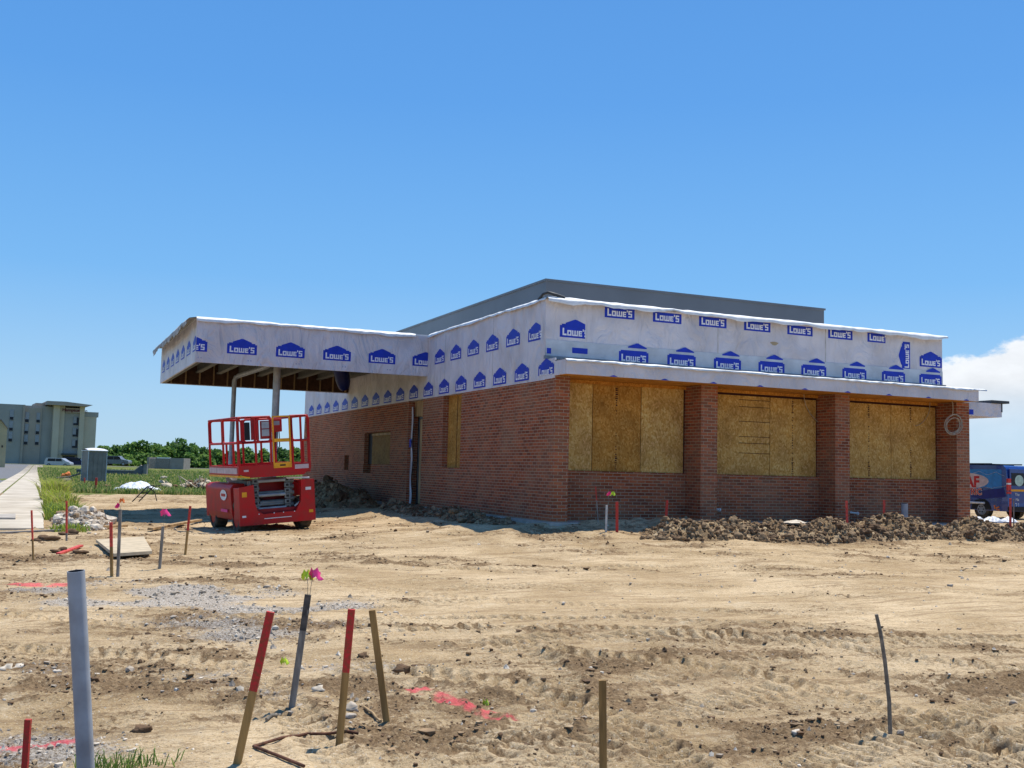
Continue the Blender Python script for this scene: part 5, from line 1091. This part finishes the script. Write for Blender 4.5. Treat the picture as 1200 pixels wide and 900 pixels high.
# verge left of the road
xx = rng.uniform(-40, -19.2, 12000); yy = rng.uniform(60, 200, 12000); P3 = np.stack([xx, yy, height(xx, yy, False)], 1); tag(blades(P3, rng.uniform(.1, .3, 12000), .12, [g1, g2], name='grass'), kind='stuff', label='grass verge beyond the road')
# weed clumps along the sidewalk
for i, (yc, n_, h_, lab, mm) in enumerate(((8.6, 520, .62, 'nearest bright green weed clump at the sidewalk edge', [g4, g1]), (13.5, 700, .85, 'middle yellow-green weed clump along the sidewalk', [g4, g4, g2]), (21.5, 900, 1.15, 'tallest and farthest yellow-green weed clump along the sidewalk', [g4, g4, g2]), (3.6, 160, .25, 'small low weed tuft in front of the sidewalk weeds', [g1, g4]))):
    a = rng.random(n_)*6.28; r_ = rng.random(n_)**.6; x_ = -9.0+r_*np.cos(a)*.42; y_ = yc+r_*np.sin(a)*(1.5 if yc > 5 else .5)
    P3 = np.stack([x_, y_, height(x_, y_, False)], 1); o = blades(P3, h_*rng.uniform(.45, 1, n_), .035, mm, .8, 'weed_clump'); tag(o, lab, 'weeds', 'weeds along the sidewalk')
    # leafy sprays
# foreground tuft
for (px, py, n_, h_, s_, lab) in ((138, 893, 150, .15, .10, 'tuft of dark green grass at the foot of the tall pipe'), (195, 890, 22, .07, .03, 'tiny green weed right of the grass tuft')):
    p = gp(px, py+14); x_ = p.x+rng.normal(0, s_, n_); y_ = p.y+rng.normal(0, s_*.5, n_); P3 = np.stack([x_, y_, height(x_, y_, False)], 1)
    tag(blades(P3, h_*rng.uniform(.4, 1, n_), .007, [g1, g3, g1], 1.3, 'grass_tuft'), lab, 'grass tuft')

bark = mat('bark', (.10, .075, .05), .9); l1, l2, l3 = leaf('leaf_dark', (.055, .12, .035), .35), leaf('leaf_mid', (.10, .19, .045), .4), leaf('leaf_light', (.17, .27, .06), .4)
def tree(px, ytop, Z, wpx, label, tone):
    g_ = atz(px, 544, Z); zt_ = atz(px, ytop, Z).z; z0 = -.1; H = zt_-z0; R_ = wpx/2*Z/FPX; root = empty('tree', (g_.x, g_.y, z0), label, 'tree', 'trees along the far edge of the field')
    b = MB(); b.tube([(0, 0, -.2), (.1, 0, H*.3), (0, .1, H*.6)], .2, 6, rs=[.3, .2, .1])
    for k_ in range(4): a = k_*1.7; b.tube([(0, 0, H*.25), (R_*.4*cos(a), R_*.4*sin(a), H*.6)], .08, 5)
    b.build('trunk', bark, root)
    nl = 11; cl = []
    for k_ in range(nl):
        a = random.random()*6.28; r_ = R_*.62*random.random()**.5; hh = H*random.uniform(.22, .78); cl.append((r_*cos(a), r_*sin(a), hh, R_*random.uniform(.32, .5), H*random.uniform(.14, .24)))
    cl.append((0, 0, H*.8, R_*.45, H*.2)); cl.append((0, 0, H*.3, R_*1.1, H*.3)); cl.append((0, 0, H*.3, R_*1.1, H*.3))
    n_ = int(1500+R_*150); idx = rng.integers(0, len(cl), n_); c = np.array(cl)[idx]; d_ = rng.normal(size=(n_, 3)); d_ /= np.linalg.norm(d_, axis=1)[:, None]; rr = rng.random(n_)**.28*(1+.10*rng.normal(size=n_))
    P_ = np.stack([c[:, 0]+d_[:, 0]*c[:, 3]*rr, c[:, 1]+d_[:, 1]*c[:, 3]*rr, np.maximum(c[:, 2]+d_[:, 2]*c[:, 4]*rr, .1)], 1)
    s_ = rng.uniform(.22, .5, n_)[:, None]; u = rng.normal(size=(n_, 3)); u /= np.linalg.norm(u, axis=1)[:, None]; v = np.cross(u, rng.normal(size=(n_, 3))); v /= np.linalg.norm(v, axis=1)[:, None]
    V = np.stack([P_-u*s_-v*s_*.3, P_+v*s_, P_+u*s_, P_-v*s_*.8], 1).reshape(-1, 3); F = np.arange(n_*4).reshape(-1, 4)
    pr = {0: [.55, .35, .10], 1: [.2, .5, .3], 2: [.1, .35, .55]}[tone]
    npmesh('crown', V, F, [l1, l2, l3], root, mi=rng.choice(3, n_, p=pr))
TR = [(118, 522, 290, 26, 1), (134, 521, 300, 26, 0), (150, 519, 290, 30, 1), (166, 515, 285, 30, 1), (180, 519, 300, 26, 2), (196, 524, 270, 22, 2), (210, 513, 275, 36, 0), (226, 519, 280, 26, 1), (238, 524, 290, 26, 0), (254, 526, 300, 26, 1), (272, 527, 300, 26, 0), (290, 524, 295, 28, 1), (308, 526, 300, 26, 2), (326, 524, 290, 28, 0), (346, 525, 300, 30, 1), (366, 524, 290, 30, 0), (128, 533, 255, 20, 2), (148, 532, 250, 24, 2), (172, 531, 255, 24, 1), (190, 533, 250, 20, 2), (222, 531, 240, 26, 1), (240, 533, 240, 24, 2), (392, 524, 300, 34, 1), (425, 525, 300, 36, 0), (98, 530, 330, 30, 1)]
POS = ['rising just right of the toilet roof', 'dark crown second from the toilet', 'broad crown left of the highest middle one', 'highest crown of the middle group, above the dark wall', 'pale crown right of the middle group', 'low pale crown left of the big round tree', 'big dark round tree above the enclosure', 'crown on the right shoulder of the big round tree', 'dark crown left of the lift rails', 'seen through the left lift rails', 'dark, seen beside the left canopy pipe', 'seen between the canopy pipes', 'pale, seen between the canopy pipes', 'dark, behind the thick canopy column', 'right of the thick canopy column', 'dark, by the far left brick edge', 'low bush in front, right of the toilet', 'low pale bush above the dark wall', 'low bush behind the raised wall end', 'low pale bush left of the enclosure', 'low bush right of the enclosure', 'low pale bush beside the lift', 'hidden beyond the brick wall', 'farther beyond the brick wall', 'dark gap tree behind the toilet']
for t_, ps in zip(TR, POS): tree(*t_[:4], 'far green tree, '+ps, t_[4])
# trees out of frame right, past the building, and left so that the place goes on
# debris: log and brush pile
p = gp(225, 574); DB = MB()
for i in range(26): DB.blob((p.x+random.gauss(0, .75), p.y+.5+random.gauss(0, .5), G+.12+abs(random.gauss(0, .22))), random.uniform(.12, .28), random.choice((0, 0, 1)), .35, 1, (1.2, 1, .6))
for i in range(14):
    q = Vector((p.x+random.gauss(0, .9), p.y+random.gauss(0, .4), G+.1)); DB.tube([q, q+Vector((random.gauss(0, .5), random.gauss(0, .3), random.uniform(.2, .7)))], .03, 5, 0)
tag(DB.build('debris_pile', [mat('sack_pale', (.55, .46, .34), .8), clod_d]), 'pale sacks and brush piled in the grass left of the lift', 'debris pile')
# black folded wire rack
p = gp(160, 588); b = MB()
for dx in (0, .22): b.tube([(p.x+dx-.15, p.y, G), (p.x+dx+.35, p.y+.1, G+.55), (p.x+dx+.6, p.y+.2, G+.6)], .02, 6)
for t in (.3, .6, .9): b.tube([(p.x-.15+.5*t, p.y+.1*t, G+.55*t), (p.x+.07+.5*t, p.y+.1*t, G+.55*t)], .015, 5)
b.tube([(p.x+.35, p.y+.1, G+.55), (p.x+.62, p.y+.1, G+.35), (p.x+.7, p.y, G+.02)], .018, 6); tag(b.build('wire_rack', black), 'black folding wire rack on the dirt before the white sheeting', 'rack')
# brick scraps & black hose left
p = gp(78, 566); b = MB(); b.tube([(p.x-.6, p.y, G+.3), (p.x+.2, p.y, G+.42), (p.x+.8, p.y+.1, G+.62)], .06, 6); b.blob((p.x, p.y, G+.15), .3, sub=2, sq=(1.3, 1, .6)); tag(b.build('scrap_pile', rebar_m), 'dark scrap and bent pipe heaped in the grass left of the toilet', 'scrap')
p = gp(79, 562); b = MB(); b.blob((p.x, p.y, G+.40), .22, 0, .4, 2, (1, .6, .7)); b.blob((p.x-.3, p.y, G+.3), .15, 0, .4, 2); tag(b.build('orange_net', orange), 'crumpled orange netting on the scrap left of the toilet', 'netting')
